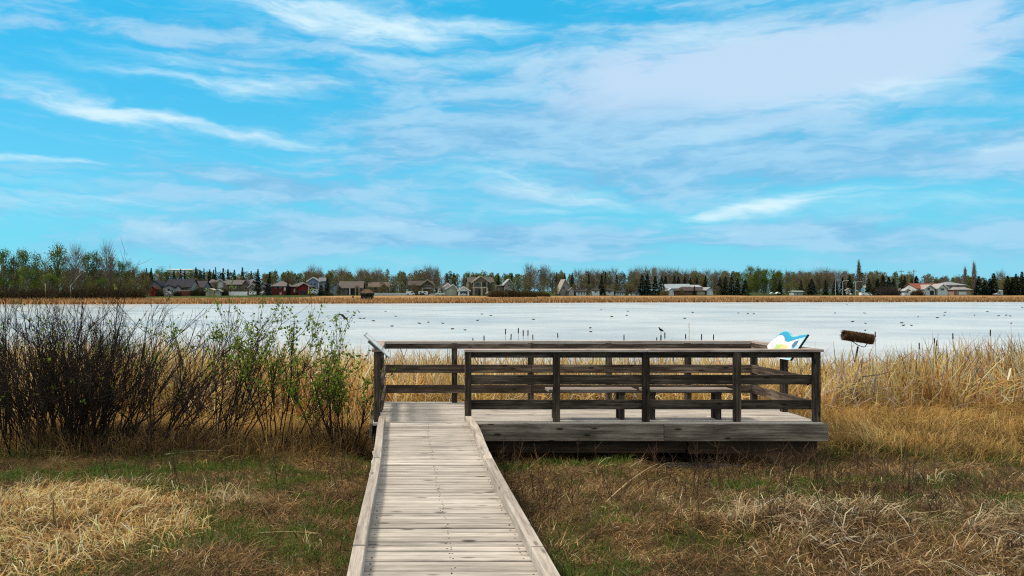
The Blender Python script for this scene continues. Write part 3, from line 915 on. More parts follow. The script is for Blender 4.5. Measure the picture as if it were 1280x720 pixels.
# dead stems standing under the shrubs and along the edge of the deck
x, y = scatter(9000, -8, -0.6, 11.6, 13.4)
k = in_view(x, y, 1.0) & off_wood(x, y) & (RNG.random(len(x)) < sstep(.38, .6, fbm(x * 1.5, y * 1.5, 77)) * .9 + .12)
x, y = x[k], y[k]; n = len(x)
t0 = np.abs(RNG.normal(.12, .18, n)); tl = np.stack([t0, t0 + np.abs(RNG.normal(.2, .3, n)), t0 + np.abs(RNG.normal(.5, .6, n))], 1)
blades(g, roots(x, y), RNG.uniform(.12, .46, n), RNG.uniform(.004, .009, n), RNG.uniform(0, 6.28, n), tl, pal(n, [(.13, .075, .035), (.20, .12, .06), (.07, .042, .024), (.30, .20, .11)], [4, 3, 4, 1]))
tag(g.obj('dead_grass', M['blade']), 'flattened brown dead grass and thatch lying over the meadow', kind='stuff')

# -- pale straw heaps
g = Geo()
x, y = scatter(125000, -7, 9, 5.2, 9.6)
sa, sb = straw_mask(x, y)
pr = np.maximum(sa, sb * 0.72 * (0.15 + sstep(.42, .62, fbm(x * 2.5, y * 2.5, 81))))
k = in_view(x, y) & off_wood(x, y) & (RNG.random(len(x)) < pr)
x, y = x[k], y[k]; n = len(x)
flow = np.where(x < 0, fbm(x * .8, y * .8, 83, 2) * 10 - 3, fbm(x * .9, y * .9, 85, 2) * 12)
ph = flow + RNG.normal(0, 1.1, n)
t0 = np.clip(np.abs(RNG.normal(1.05, .40, n)), .05, 1.6)
tl = np.stack([t0, t0 + np.abs(RNG.normal(.45, .35, n)), t0 + np.abs(RNG.normal(.9, .45, n)), t0 + np.abs(RNG.normal(1.3, .6, n))], 1)
right = (x > 0)[:, None]
cc = np.where(right, pal(n, [(.60, .47, .29), (.46, .33, .18), (.24, .16, .085), (.76, .67, .50), (.10, .065, .038)], [2.6, 2.8, 2.4, 1.8, 2.2]), pal(n, STRAW, [3, 3, 3, 1.6, 2.2]))
blades(g, roots(x, y), RNG.uniform(.12, .40, n) * np.where(x < 0, .85, 1.0), RNG.uniform(.004, .0135, n), ph, tl, cc)
# a few tall bleached tufts and single bent blades
for (cx, cy, nn, hh) in ((-1.78, 8.1, 70, .34), (-2.35, 8.6, 30, .22), (-2.9, 9.0, 26, .22), (-3.4, 9.0, 26, .2), (-4.2, 9.2, 30, .22), (2.9, 6.9, 40, .34), (3.6, 7.1, 40, .36), (4.4, 7.6, 30, .32), (5.2, 7.7, 24, .3), (3.3, 8.1, 9, .36), (2.6, 7.7, 18, .3), (4.3, 9.7, 10, .3), (-0.85, 6.55, 10, .3), (6.0, 9.2, 24, .32), (3.0, 10.2, 8, .3)):
    x = cx + RNG.normal(0, .10, nn); y = cy + RNG.normal(0, .12, nn)
    t0 = np.abs(RNG.normal(.2, .25, nn)); tl = np.stack([t0, t0 + .25, t0 + np.abs(RNG.normal(.9, .4, nn)), t0 + np.abs(RNG.normal(1.6, .5, nn))], 1)
    blades(g, roots(x, y), RNG.uniform(.5, 1.1, nn) * hh, RNG.uniform(.006, .010, nn), RNG.uniform(-1, 4.2, nn), tl, pal(nn, [(.66, .52, .30), (.58, .42, .2), (.70, .60, .42)]))
tag(g.obj('straw_grass', M['blade']), 'long pale bleached straw grass lying in heaps on the meadow', kind='stuff')

# -- golden bent grass between the meadow and the reeds
g = Geo()
x, y = scatter(260000, -11, 18, 10.6, 18.5)
edge = 12.75 + (fbm(x * .5, x * 0 + 3, 91) - .5) * 2.4 + (fbm(x * 2.3, y * 1.5, 92) - .5) * 2.2 - 0.5 * sstep(6, 9, x)
k = in_view(x, y, 1.5) & off_wood(x, y, .05) & ((x < -.7) | (x > 6.1) | (y > 13.5)) & (RNG.random(len(x)) < sstep(edge - 1.9, edge + 1.3, y) * (0.35 + .65 * sstep(.35, .6, fbm(x * 1.7, y * 1.7, 93))))
x, y = x[k], y[k]; n = len(x)
ph = fbm(x * .4, y * .4, 95, 3) * 12 + RNG.normal(0, .8, n)
t0 = np.clip(np.abs(RNG.normal(.45, .35, n)), .02, 1.3)
tl = np.stack([t0, t0 + np.abs(RNG.normal(.4, .3, n)), t0 + np.abs(RNG.normal(.95, .45, n))], 1)
blades(g, roots(x, y), RNG.uniform(.18, .50, n), RNG.uniform(.006, .011, n), ph, tl, pal(n, GOLD, [4, 3, 3, 1.5, 2]) * np.interp(fbm(x * 1.1, y * 2.0, 143, 3) + (y - 13.2) * .05, [.3, .5, .68], [.42, .9, 1.1])[:, None])
tag(g.obj('golden_grass', M['blade']), 'golden bent grass at the foot of the reeds', kind='stuff')
print('gold', n)

# -- reeds
def reed_h(x, y):
    px = x / y * F + VX
    base = np.interp(px, [-80, 60, 300, 460, 560, 900, 1030, 1080, 1150, 1220, 1300], [1.55, 1.55, 1.45, 1.32, 1.18, 1.16, 1.05, 1.12, 1.30, 1.42, 1.45])
    return base * (0.80 + 0.42 * fbm(x * .8, y * .8, 101, 3))


g = Geo()
x, y = scatter(62000, -13, 20, 14.2, 22.3)
k = in_view(x, y, 1.5) & (RNG.random(len(x)) < sstep(14.6, 16.2, y + (fbm(x * .6, y * .1, 103) - .5) * 2.4 - sstep(5.9, 7.5, x) * .9) * (0.2 + .8 * sstep(.3, .58, fbm(x * 1.4, y * 1.4, 105)))) & (y < 21.2 + 1.2 * fbm(x * .7, x * 0, 107))
x, y = x[k], y[k]; n = len(x)
hh = reed_h(x, y)
ph = RNG.uniform(0, 6.28, n)
t0 = np.abs(RNG.normal(.10, .17, n))
kink = RNG.random(n) < .45
tl = np.stack([t0, t0 + RNG.normal(.04, .05, n), t0 + np.abs(RNG.normal(.10, .12, n)) + kink * RNG.uniform(.6, 2.0, n), t0 + np.abs(RNG.normal(.25, .3, n)) + kink * RNG.uniform(.9, 2.2, n)], 1)
px = x / y * F + VX
rust = (RNG.random(n) < np.interp(px, [1020, 1120, 1240], [.15, .45, .62]) * sstep(.3, .6, fbm(x * .9, y * .9, 109)))[:, None]
cc = np.where(rust, pal(n, RUST), pal(n, REED, [4, 3, 3, 1.6, 1.6])) * np.interp(fbm(x * 1.3, y * 1.3, 141, 3), [.3, .5, .68], [.55, 1.0, 1.15])[:, None]
blades(g, roots(x, y, -.05), hh * RNG.uniform(.4, 1.10, n) * np.where(rust[:, 0], 1.1, 1), RNG.uniform(.010, .028, n), ph, tl, cc)
# broken, tangled leaves low down
x, y = scatter(90000, -13, 20, 14.0, 21.5)
k = in_view(x, y, 1.5) & (RNG.random(len(x)) < sstep(14.4, 15.8, y - sstep(5.9, 7.5, x) * .7 + (fbm(x * .6, y * .1, 103) - .5) * 2.0) * (.15 + .85 * sstep(.35, .6, fbm(x * 1.2, y * 1.2, 111))))
x, y = x[k], y[k]; n = len(x)
P = roots(x, y, 0); P[:, 2] += RNG.uniform(0, .75, n) ** 1.4 * reed_h(x, y) * .8
t0 = RNG.uniform(.3, 2.0, n)
tl = np.stack([t0, t0 + RNG.normal(0, .3, n), t0 + RNG.normal(.3, .5, n)], 1)
px = x / y * F + VX
ash = (RNG.random(n) < np.interp(px, [-50, 470, 1020, 1060, 1300], [.2, .30, .2, .5, .45]) * sstep(.35, .6, fbm(x * .7, y * .7, 113)))[:, None]
cc = np.where(ash, pal(n, ASH), pal(n, REED, [4, 3, 3, 2.2, 2.4])) * np.interp(fbm(x * 1.3, y * 1.3, 141, 3), [.3, .5, .68], [.55, 1.0, 1.15])[:, None]
blades(g, P, RNG.uniform(.25, 1.05, n), RNG.uniform(.012, .038, n), RNG.uniform(0, 6.28, n), tl, cc)
tag(g.obj('reeds', M['blade']), 'dense stand of dry straw-coloured reeds and broken leaves along the water', kind='stuff')
print('reeds', n)

# -- far reed belt on the other shore
g = Geo()
n = 52000
x = RNG.uniform(-330, 330, n); d = RNG.uniform(-.5, 13, n) ** 1.0
y = shore(x) + d
x = x * 1.0
k = in_view(x, y, 6); x, y, d = x[k], y[k], d[k]; n = len(x)
t0 = np.abs(RNG.normal(.1, .12, n)); tl = np.stack([t0, t0 + .2], 1)
dark = (d < 1.2)[:, None]
cc = pal(n, [(.42, .26, .115), (.50, .33, .16), (.32, .185, .075), (.22, .115, .045)], [3, 3, 2.5, 1.4], .2) * (0.75 + .5 * fbm(x * .12, y * .3, 121)[:, None])
cc = np.where(dark, pal(n, [(.10, .05, .025), (.16, .085, .035)]), cc)
blades(g, roots(x, y, -.1), RNG.uniform(.5, 1.05, n), RNG.uniform(.10, .22, n), RNG.uniform(0, 6.28, n), tl, cc)
tag(g.obj('far_reeds', M['blade']), 'belt of tan reeds along the far shore of the lake', kind='stuff')

# -- dry dark weeds in front of the platform
g = Geo()
x, y = scatter(5200, 1.0, 7.5, 6.3, 10.9)
wm = sstep(.40, .62, fbm(x * .9, y * .9, 131)) * sstep(6.2, 4.6, x) * sstep(6.6, 7.6, y) + .06
k = in_view(x, y) & off_wood(x, y, .1) & (y < 10.5) & (RNG.random(len(x)) < wm * .30)
x, y = x[k], y[k]
x = np.concatenate([x, RNG.uniform(-4, -.5, 60)]); y = np.concatenate([y, RNG.uniform(8.5, 11.5, 60)]); n = len(x)
Pw = roots(x, y, -.02); hh = RNG.uniform(.16, .46, n); sp_ = np.linspace(0, 1, 4)
dirs = np.stack([RNG.normal(0, .16, n), RNG.normal(0, .16, n), np.ones(n)], -1)
P = Pw[:, None, :] + dirs[:, None, :] * (hh[:, None] * sp_[None])[..., None] + np.cumsum(RNG.normal(0, .012, (n, 4, 3)), 1)
wc_ = pal(n, [(.055, .032, .022), (.085, .05, .032), (.12, .07, .04), (.035, .022, .016)])
g.tubes(P, np.tile([.0042, .0036, .003, .0018], (n, 1)), 4, wc_)
for rep in range(5):
    f = RNG.uniform(.35, .95, n); j = np.minimum((f * 3).astype(int), 2)
    q = P[np.arange(n), j] + (P[np.arange(n), j + 1] - P[np.arange(n), j]) * (f * 3 - j)[:, None]
    d = np.stack([RNG.normal(0, .7, n), RNG.normal(0, .7, n), RNG.uniform(.4, 1.2, n)], -1); d /= np.linalg.norm(d, axis=1, keepdims=True)
    Lb = RNG.uniform(.04, .16, n)[:, None]
    g.tubes(np.stack([q, q + d * Lb * .5, q + d * Lb + np.array([0, 0, .01])], 1), np.tile([.0026, .002, .0014], (n, 1)), 3, wc_)
tag(g.obj('dry_weeds', M['bark']), 'dark brown dry weed stalks standing in the grass before the platform', kind='stuff')

# -- single long fallen reed stems on the meadow
def fallen(a, b, r, label, lift=.05, col=(.50, .38, .20)):
    A = np.array(gbase(*a)); B = np.array(gbase(*b)); m = (A + B) / 2 + np.array([.02, 0, .06 + lift])
    A[2] += .03; B[2] += .05 + lift
    s = np.linspace(0, 1, 7)[:, None]
    P = A * (1 - s) ** 2 + 2 * m * s * (1 - s) + B * s ** 2
    g = Geo(); g.tubes(P, np.linspace(r, r * .55, 7), 5, col, cap=True)
    tag(g.obj('fallen_stem', M['bark'], None, True), label, 'stem')


fallen((757, 8.15), (822, 9.65), .007, 'long straw-coloured stem lying aslant in the dark weeds before the platform', .16)
fallen((322, 6.85), (402, 6.70), .006, 'thin pale stem lying level in the green grass close to the boardwalk', 0.02, (.34, .25, .13))
fallen((205, 11.55), (285, 11.75), .011, 'bleached stem lying at the foot of the arching shrub', .04, (.42, .35, .26))

# -- cattails standing above the reeds
CT = [(605, 420), (591, 423), (632, 411.5), (639, 418), (648, 410.5), (654, 413), (660, 413), (666, 418.5), (697, 417), (780, 419), (821, 422), (831, 416), (857, 418), (877, 418), (892, 418.5), (1094, 415), (1191, 417), (1238, 412.5), (1149, 429), (1171, 426), (1168, 423)]
# a compact way to say which one: what stands by it
ctlab = {605: 'cattail standing alone over the platform\'s back railing, nearer the pale panel', 591: 'short cattail just above the back railing, nearest of all to the pale panel',
         632: 'first tall cattail of the cluster of six above the back railing', 639: 'low second cattail of the cluster of six above the back railing',
         648: 'tallest cattail of the cluster of six above the back railing', 654: 'fourth cattail of the cluster of six above the back railing',
         660: 'fifth cattail of the cluster of six above the back railing', 666: 'low last cattail of the cluster of six above the back railing',
         697: 'single cattail above the back railing just beyond the cluster of six', 780: 'single cattail above the middle of the platform\'s back railing',
         821: 'low cattail just beside the one that carries the dark bird', 831: 'cattail just past the dark perched bird over the back railing',
         857: 'cattail leaning by a tall bare stalk over the back railing', 877: 'cattail one step past the tall bare stalk over the back railing',
         892: 'last cattail over the back railing before the blue and white sign', 1094: 'tall dark cattail right beside the straw-covered nesting tunnel',
         1191: 'cattail above the rusty reeds midway between nesting tunnel and photo edge', 1238: 'tallest cattail on the open reed bed, farthest from the platform',
         1149: 'lowest leaning cattail in the reed bed past the nesting tunnel', 1171: 'nearer of two leaning cattails side by side past the nesting tunnel', 1168: 'farther of two leaning cattails side by side past the nesting tunnel'}
for i, (px, py) in enumerate(CT):
    Yc = 18.5 + (i * 37 % 20) / 10
    top = at(px, py, Yc); bx = top.x + RNG.normal(0, .05)
    base = Vector((bx, Yc, float(gz(bx, Yc)) - .03))
    t = thing('cattail', ctlab[px], 'cattail', base, 'cattails standing above the reeds')
    d = (top - base); hd = d.normalized()
    g = Geo(); P = np.array([base + d * s for s in (0, .3, .6, 1)]) + np.array([[0, 0, 0], [.008, 0, 0], [.01, 0, 0], [0, 0, 0]])
    g.tubes(P, np.array([.008, .007, .006, .004]), 5, (.36, .24, .11)); part('stalk', g, M['bark'], t)
    g = Geo(); L = RNG.uniform(.12, .17)
    P = np.array([top + hd * (L * (s - .9)) for s in (0, .06, .2, .8, .94, 1)]); r = .0135
    g.tubes(P, np.array([.004, r * .8, r, r, r * .75, .003]), 8, (.05, .03, .018)); part('head', g, M['bark'], t, True)
t = thing('bare_stalk', 'tall thin bare reed stalk rising above the platform\'s back railing', 'reed stalk', gbase(861, 18.6))
g = Geo(); a = Vector(gbase(861, 18.6)); b = at(861.5, 404, 18.6)
g.tubes(np.array([a, a.lerp(b, .5), b]), np.array([.010, .008, .004]), 5, (.40, .27, .13)); part('stalk', g, M['bark'], t)
g = Geo(); n = 8
tip = np.array([a.lerp(b, RNG.uniform(.78, .99)) for _ in range(n)])
blades(g, tip, RNG.uniform(.06, .14, n), np.full(n, .012), RNG.uniform(0, 6.28, n), np.tile([.4, .9], (n, 1)), pal(n, REED)); part('dry_leaf', g, M['blade'], t)


# ================================================================== BIRDS
def bird_geo(g, c, s, yaw, col, head, wing=None):
    """a small bird or duck: body, neck, head, bill and tail as one lofted surface"""
    pr = [(-.62, .07, .0), (-.5, .05, .06), (-.3, .03, .16), (0, .02, .21), (.25, .03, .19), (.38, .09, .13), (.43, .16, .10), (.48, .21, .11), (.56, .22, .09), (.62, .205, .04), (.74, .19, .02)]
    P = np.array([[a, 0, b] for a, b, r in pr]) * s; rr = np.array([max(r, .012) for a, b, r in pr]) * s
    cy, sy = math.cos(yaw), math.sin(yaw)
    P = np.stack([P[:, 0] * cy, P[:, 0] * sy, P[:, 2]], 1) + np.array(c)
    cc = np.repeat(np.array([col] * 6 + [head] * 3 + [(.12, .09, .03)] * 2), 8, 0)
    n0 = g.n
    g.tubes(P, rr, 8, (1, 1, 1)); g.col[-1] = cc


DK = [(53, 38), (80, 30), (97, 42), (115, 50), (125, 50), (153, 57), (187, 30), (217, 44), (205, 72), (284, 64), (309, 61), (351, 64), (378, 80), (415, 83), (450, 56), (463, 38), (488, 42), (610, 53), (772, 77), (774, 88), (803, 26), (834, 45), (876, 42), (880, 30), (1042, 50), (1065, 33), (1222, 37), (1240, 37), (1195, 35)]
DK = [(400 + a / 2.286, 376 + b / 2.286, 0) for a, b in DK]
DK += [(1030 + a / 5, 376 + b / 5, 1) for a, b in [(145, 25), (68, 77), (255, 77), (178, 130), (260, 140), (257, 184), (487, 137), (495, 153), (547, 153), (588, 100), (710, 106), (757, 72), (753, 90), (940, 90), (1022, 68), (1137, 90), (1165, 95), (1170, 140), (1240, 42), (1090, 94)]]
for i, (px, py, sd) in enumerate(DK):
    Yk = 2.66 * F / (py - VY); p = at(px, py, Yk)
    g = Geo()
    big = np.interp(Yk, [50, 90, 180], [.19, .28, .44])
    bird_geo(g, (0, 0, 0), float(big) * RNG.uniform(.85, 1.15), [0, math.pi, .5, 2.8][i % 4], (.022, .018, .015), (.014, .015, .014))
    o = g.obj('duck', M['bark'], None, True); o.location = (p.x, Yk, WATER_Z + .03)
    lab = 'tiny dark duck floating on open water above the platform\'s railings' if sd == 0 else 'tiny dark duck floating on open water beyond the reed bed past the platform'
    grp = 'ducks afloat beyond the platform' if sd == 0 else 'ducks afloat beyond the reed bed'
    if sd == 1 and abs(py - 412.8) < .3: lab, grp = 'dark duck floating just above the nesting tunnel\'s far end', None
    if sd == 1 and abs(py - 404) < .3 and px < 1090: lab, grp = 'dark duck floating a little beyond the duck over the nesting tunnel', None
    if sd == 1 and abs(px - 1127.4) < .3: lab, grp = 'upper duck of the close pair between the nesting tunnel and tall cattail', None
    if sd == 1 and abs(px - 1129) < .3: lab, grp = 'lower duck of the close pair between the nesting tunnel and tall cattail', None
    if sd == 0 and abs(py - (376 + 77 / 2.286)) < .1: lab, grp = 'upper duck of the pair floating close over the middle of the railing', None
    if sd == 0 and abs(py - (376 + 88 / 2.286)) < .1: lab, grp = 'lower duck of the pair floating close over the middle of the railing', None
    tag(o, lab, 'duck', grp)

# bird in flight
g = Geo(); c = at(431.5, 398.3, 62)
bird_geo(g, (0, 0, 0), .34, .25, (.03, .025, .02), (.02, .02, .02))
V = np.array([[.10, .05, .05], [-.10, .05, .05], [-.18, .30, .20], [.02, .34, .22], [-.2, .62, .16], [-.1, .66, .16]])
V2 = V * np.array([1, -1, 1])
for VV, fl in ((V, 1), (V2, -1)):
    for dzz in (0, .012):
        f = [[0, 1, 2, 3], [3, 2, 4, 5]]
        g.add(VV + np.array([0, 0, dzz]), f, None, (.03, .025, .02))
o = g.obj('flying_bird', M['bark'], None, True); o.location = c; o.rotation_euler = (R(-25), R(-18), R(-20))
tag(o, 'dark bird flying low over the lake beyond the leafy willow shrub', 'bird')
# perched bird
p = at(826.3, 413.5, 19)
base = Vector(gbase(825, 19))
t = thing('cattail', 'cattail bent under the dark bird perched on it', 'cattail', base, 'cattails standing above the reeds')
g = Geo(); g.tubes(np.array([base, base.lerp(p, .5), p]), np.array([.009, .008, .006]), 5, (.3, .2, .1)); part('stalk', g, M['bark'], t)
g = Geo(); q = base.lerp(p, .82); g.tubes(np.array([q, q.lerp(p, .15), q.lerp(p, .6), q.lerp(p, .75)]), np.array([.005, .016, .016, .005]), 8, (.04, .022, .014)); part('head', g, M['bark'], t, True)
g = Geo(); bird_geo(g, (0, 0, 0), .125, math.pi, (.012, .012, .014), (.012, .012, .014))
o = g.obj('perched_bird', M['bark'], None, True); o.location = p + Vector((0, 0, .018)); o.rotation_euler = (0, R(30), 0)
tag(o, 'small black bird perched on a cattail above the platform\'s back railing', 'bird')

# ================================================================== FAR SHORE: BUILDINGS
PM = {}


def pm(col, rough=.8):
    k = (round(col[0], 3), round(col[1], 3), round(col[2], 3))
    if k not in PM:
        PM[k] = plain('painted_surface', col, rough, .14, 1.4)
    return PM[k]


def roofmat(col):
    k = ('r',) + tuple(round(c, 3) for c in col)
    if k not in PM:
        PM[k] = plain('shingle_roof', col, .9, .3, 2.5, spec=.1)
    return PM[k]


WHITE = (.66, .66, .645)


class House:
    def __init__(s, name, label, cat, px, base_y, d):
        s.Y = Yd(px, d); s.s = s.Y / F
        s.z0 = H - (base_y - VY) * s.s
        s.root = thing(name, label, cat, ((px - VX) * s.s, s.Y, s.z0))

    def X(s, px): return (px - VX) * s.s
    def Zp(s, py): return H - (py - VY) * s.s

    def P(s, name, g, mat, parent=None): return part(name, g, mat, parent or s.root)

    def slab(s, g, a, b, y0, y1, th=.22):
        """roof slab from (x,z) a to (x,z) b, over y0..y1"""
        (xa, za), (xb, zb) = a, b
        V = [(xa, y0, za), (xb, y0, zb), (xb, y1, zb), (xa, y1, za), (xa, y0, za + th), (xb, y0, zb + th), (xb, y1, zb + th), (xa, y1, za + th)]
        g.add(V, [[0, 3, 2, 1], [4, 5, 6, 7], [0, 1, 5, 4], [1, 2, 6, 5], [2, 3, 7, 6], [3, 0, 4, 7]])

    def front_gable(s, x0, x1, eave, ridge, base, wall, roof, dy=0, depth=9, trim=None, apex=None, over=.5):
        a, b = s.X(x0), s.X(x1); ze, zr, zb = s.Zp(eave), s.Zp(ridge), s.Zp(base) - .6
        m = s.X(apex) if apex else (a + b) / 2; y0 = s.Y + dy; y1 = y0 + depth
        g = Geo(); g.prism([(a, zb), (b, zb), (b, ze), (m, zr), (a, ze)], y0, y1)
        w = s.P('wall', g, pm(wall))
        g = Geo(); sl = (zr - ze) / (m - a); sr = (zr - ze) / (b - m)
        s.slab(g, (a - over, ze - over * sl), (m, zr), y0 - .5, y1 + .4); s.slab(g, (m, zr), (b + over, ze - over * sr), y0 - .5, y1 + .4)
        r = s.P('roof', g, roofmat(roof))
        if trim:
            g = Geo(); s.slab(g, (a - over, ze - over * sl - .12), (m, zr - .12), y0 - .62, y0 - .51, .42); s.slab(g, (m, zr - .12), (b + over, ze - over * sr - .12), y0 - .62, y0 - .51, .42)
            s.P('trim', g, pm(trim), r)
        return w

    def side_gable(s, x0, x1, eave, ridge, base, wall, roof, dy=0, depth=9, over=.5):
        a, b = s.X(x0), s.X(x1); ze, zr, zb = s.Zp(eave), s.Zp(ridge), s.Zp(base) - .6; y0 = s.Y + dy; y1 = y0 + depth; m = (y0 + y1) / 2
        g = Geo(); g.prism([(y0, zb), (y1, zb), (y1, ze), (m, zr - .05), (y0, ze)], a, b, 'yz'); s.P('wall', g, pm(wall))
        g = Geo(); sl = (zr - ze) / (m - y0); th = .22
        for (ya, za, yb, zb2) in ((y0 - over, ze - over * sl, m, zr), (y1 + over, ze - over * sl, m, zr)):
            V = [(a - .4, ya, za), (b + .4, ya, za), (b + .4, yb, zb2), (a - .4, yb, zb2)]
            V = V + [(p, q, r + th) for p, q, r in V]
            g.add(V, [[0, 3, 2, 1], [4, 5, 6, 7], [0, 1, 5, 4], [1, 2, 6, 5], [2, 3, 7, 6], [3, 0, 4, 7]])
        return s.P('roof', g, roofmat(roof))

    def hip(s, x0, x1, eave, ridge, base, wall, roof, dy=0, depth=9, over=.5, inset=None):
        a, b = s.X(x0), s.X(x1); ze, zr, zb = s.Zp(eave), s.Zp(ridge), s.Zp(base) - .6; y0 = s.Y + dy; y1 = y0 + depth
        g = Geo(); g.box(a, b, y0, y1, zb, ze - .01); s.P('wall', g, pm(wall))
        i = min(depth / 2, (b - a) * .45) if inset is None else inset; m = (y0 + y1) / 2
        V = [(a - over, y0 - over, ze), (b + over, y0 - over, ze), (b + over, y1 + over, ze), (a - over, y1 + over, ze), (a + i, m, zr), (b - i, m, zr)]
        V += [(a - over, y0 - over, ze - .18), (b + over, y0 - over, ze - .18), (b + over, y1 + over, ze - .18), (a - over, y1 + over, ze - .18)]
        g = Geo(); g.add(V, [[0, 1, 5, 4], [2, 3, 4, 5], [6, 7, 1, 0], [7, 8, 2, 1], [8, 9, 3, 2], [9, 6, 0, 3], [9, 8, 7, 6]], [[1, 2, 5], [3, 0, 4]])
        return s.P('roof', g, roofmat(roof))

    def rect(s, name, x0, x1, ya, yb, mat, dy=0, th=.06, frame=None):
        g = Geo(); g.box(s.X(x0), s.X(x1), s.Y + dy - th, s.Y + dy + .05, s.Zp(yb), s.Zp(ya))
        o = s.P(name, g, mat)
        if frame:
            e = .09; X0, X1, Z0, Z1 = s.X(x0), s.X(x1), s.Zp(yb), s.Zp(ya); y0, y1 = s.Y + dy - th - .05, s.Y + dy + .04
            g = Geo(); g.box(X0 - e, X0 + .002, y0, y1, Z0 - e, Z1 + e); g.box(X1 - .002, X1 + e, y0, y1, Z0 - e, Z1 + e); g.box(X0 + .003, X1 - .003, y0, y1, Z1, Z1 + e); g.box(X0 + .003, X1 - .003, y0, y1, Z0 - e, Z0)
            s.P('frame', g, pm(frame), o)
        return o

    def win(s, x0, x1, ya, yb, dy=0, frame=(.36, .35, .33)): return s.rect('window', x0, x1, ya, yb, M['glass'], dy, frame=frame)
    def door(s, x0, x1, ya, yb, col, dy=0, name='door'): return s.rect(name, x0, x1, ya, yb, pm(col), dy, .05)

    def col(s, name, px, ya, yb, w, c, dy=-1.2):
        g = Geo(); x = s.X(px); g.box(x - w / 2, x + w / 2, s.Y + dy - w / 2, s.Y + dy + w / 2, s.Zp(yb) - .3, s.Zp(ya)); return s.P(name, g, pm(c))


GR, DK_ROOF, BR_ROOF = (.17, .165, .17), (.035, .037, .05), (.10, .085, .075)

h = House('grey_house', 'small grey gabled house half hidden at the end of the leafy trees', 'house', 193, 368, 48)
h.front_gable(186, 200.5, 357, 351, 368, (.22, .22, .23), DK_ROOF); h.win(190, 193, 359, 362); h.win(195, 197.5, 359, 362)
h = House('garden_shed', 'tiny bright red shed at the foot of the small grey gabled house', 'shed', 190.5, 368, 41)
h.front_gable(187, 194, 361, 358.5, 368, (.30, .035, .02), (.09, .03, .02), depth=4); h.door(189.5, 191.5, 363, 368, (.12, .02, .015))
h = House('bungalow', 'grey bungalow under a broad dark navy roof, between red shed and brick-red wall', 'house', 221, 368.5, 46)
h.side_gable(206, 238, 359, 349.5, 368.5, (.30, .30, .31), DK_ROOF, depth=11)
h.front_gable(206.5, 221.5, 359.5, 356.8, 368.5, (.36, .36, .37), DK_ROOF, dy=-2.4, depth=3); h.win(212.5, 215, 361, 364, -2.4); h.door(217, 219, 362.5, 368.5, (.12, .12, .13), -2.4)
h.front_gable(221.5, 228, 359.5, 357, 368.5, (.40, .42, .45), DK_ROOF, dy=-2.2, depth=3)
h = House('low_wall', 'low brick-red garden wall in front of a dark roofed house', 'wall', 232, 368.5, 41)
g = Geo(); g.box(h.X(225), h.X(239.5), h.Y, h.Y + .4, h.Zp(369) - .3, h.Zp(364)); h.P('wall', g, pm((.17, .05, .035)))
g = Geo(); g.box(h.X(224.8), h.X(239.7), h.Y - .08, h.Y + .48, h.Zp(364) + .003, h.Zp(362.3)); h.P('coping', g, pm((.34, .24, .2)))
h = House('dark_house', 'house with long slate-dark roof behind the brick-red garden wall', 'house', 243, 368, 62)
h.side_gable(234, 254, 359.5, 351.5, 368, (.20, .19, .19), (.055, .05, .065), depth=12); h.win(241, 244, 361, 364); h.win(247, 250, 361, 364)
h = House('beige_shed', 'beige double shed with pale roof edge standing alone among dark bushes', 'shed', 266, 369.5, 36)
h.front_gable(257, 268, 363.5, 361.2, 369.5, (.38, .34, .24), (.45, .40, .32), depth=5); h.front_gable(268.5, 275, 364, 362.2, 369.5, (.40, .37, .33), (.3, .28, .26), depth=4); h.door(261, 264.5, 364.5, 369.4, (.3, .27, .2))
h = House('brown_house', 'long dark brown house with greyish roof above the white fence', 'house', 297, 368, 58)
h.side_gable(283, 312, 356, 350.5, 368, (.13, .085, .065), (.13, .12, .125), depth=12)
h.front_gable(304, 313, 356.5, 351, 368, (.16, .11, .08), (.12, .11, .12), dy=-2, depth=5); h.win(287, 289.5, 358, 361); h.win(292, 295, 358, 361); h.win(298, 301, 358, 361); h.win(307, 310, 358.5, 361.5, -2)
h = House('tan_house', 'narrow tan house between two dark spruces and the white camper', 'house', 316, 368, 50)
h.front_gable(311.5, 320.5, 358.5, 355, 368, (.34, .29, .20), (.10, .085, .075), depth=8, trim=(.5, .46, .4)); h.win(314.5, 317, 359.5, 362.5)
h = House('hill_house', 'pale grey hillside house high behind the long brown house', 'house', 314, 356, 110)
h.hip(306, 320, 352, 349, 358, (.34, .35, .36), (.16, .17, .2)); h.win(310, 312, 353, 355); h.win(315, 317, 353, 355)
h = House('hill_house', 'small cream hillside house among firs above the dark slate roof', 'house', 290, 352, 135)
h.front_gable(286, 300, 348.5, 345.5, 354, (.38, .34, .28), (.16, .145, .13)); h.win(288.5, 290.5, 349, 351)
h = House('hill_house', 'grey hillside house with pale gable above the beige shed', 'house', 272, 356, 120)
h.side_gable(262, 283, 353.5, 349.5, 358, (.30, .29, .30), (.17, .16, .18)); h.front_gable(273, 280, 353, 350.5, 358, (.55, .54, .53), (.2, .19, .2), dy=-1.5, depth=3)
h = House('hill_house', 'small grey gabled hillside house above the red shed', 'house', 193, 351, 140)
h.front_gable(189, 198, 346.5, 342.5, 354, (.36, .36, .38), (.26, .26, .28)); h.win(192, 194, 347.5, 349.5)
h = House('grey_house', 'grey house peeping between the two tall dark spruces', 'house', 330, 369, 52)
h.front_gable(323.5, 336, 358, 354, 369, (.30, .30, .31), (.12, .12, .13)); h.win(328, 331, 359, 362)
h = House('low_shed', 'rounded pale shed on the lawn between the two tall dark spruces', 'shed', 329, 369, 40)
h.hip(326, 332.2, 365.5, 363.8, 369.2, (.45, .43, .40), (.5, .48, .46), depth=4, over=.2, inset=.8)
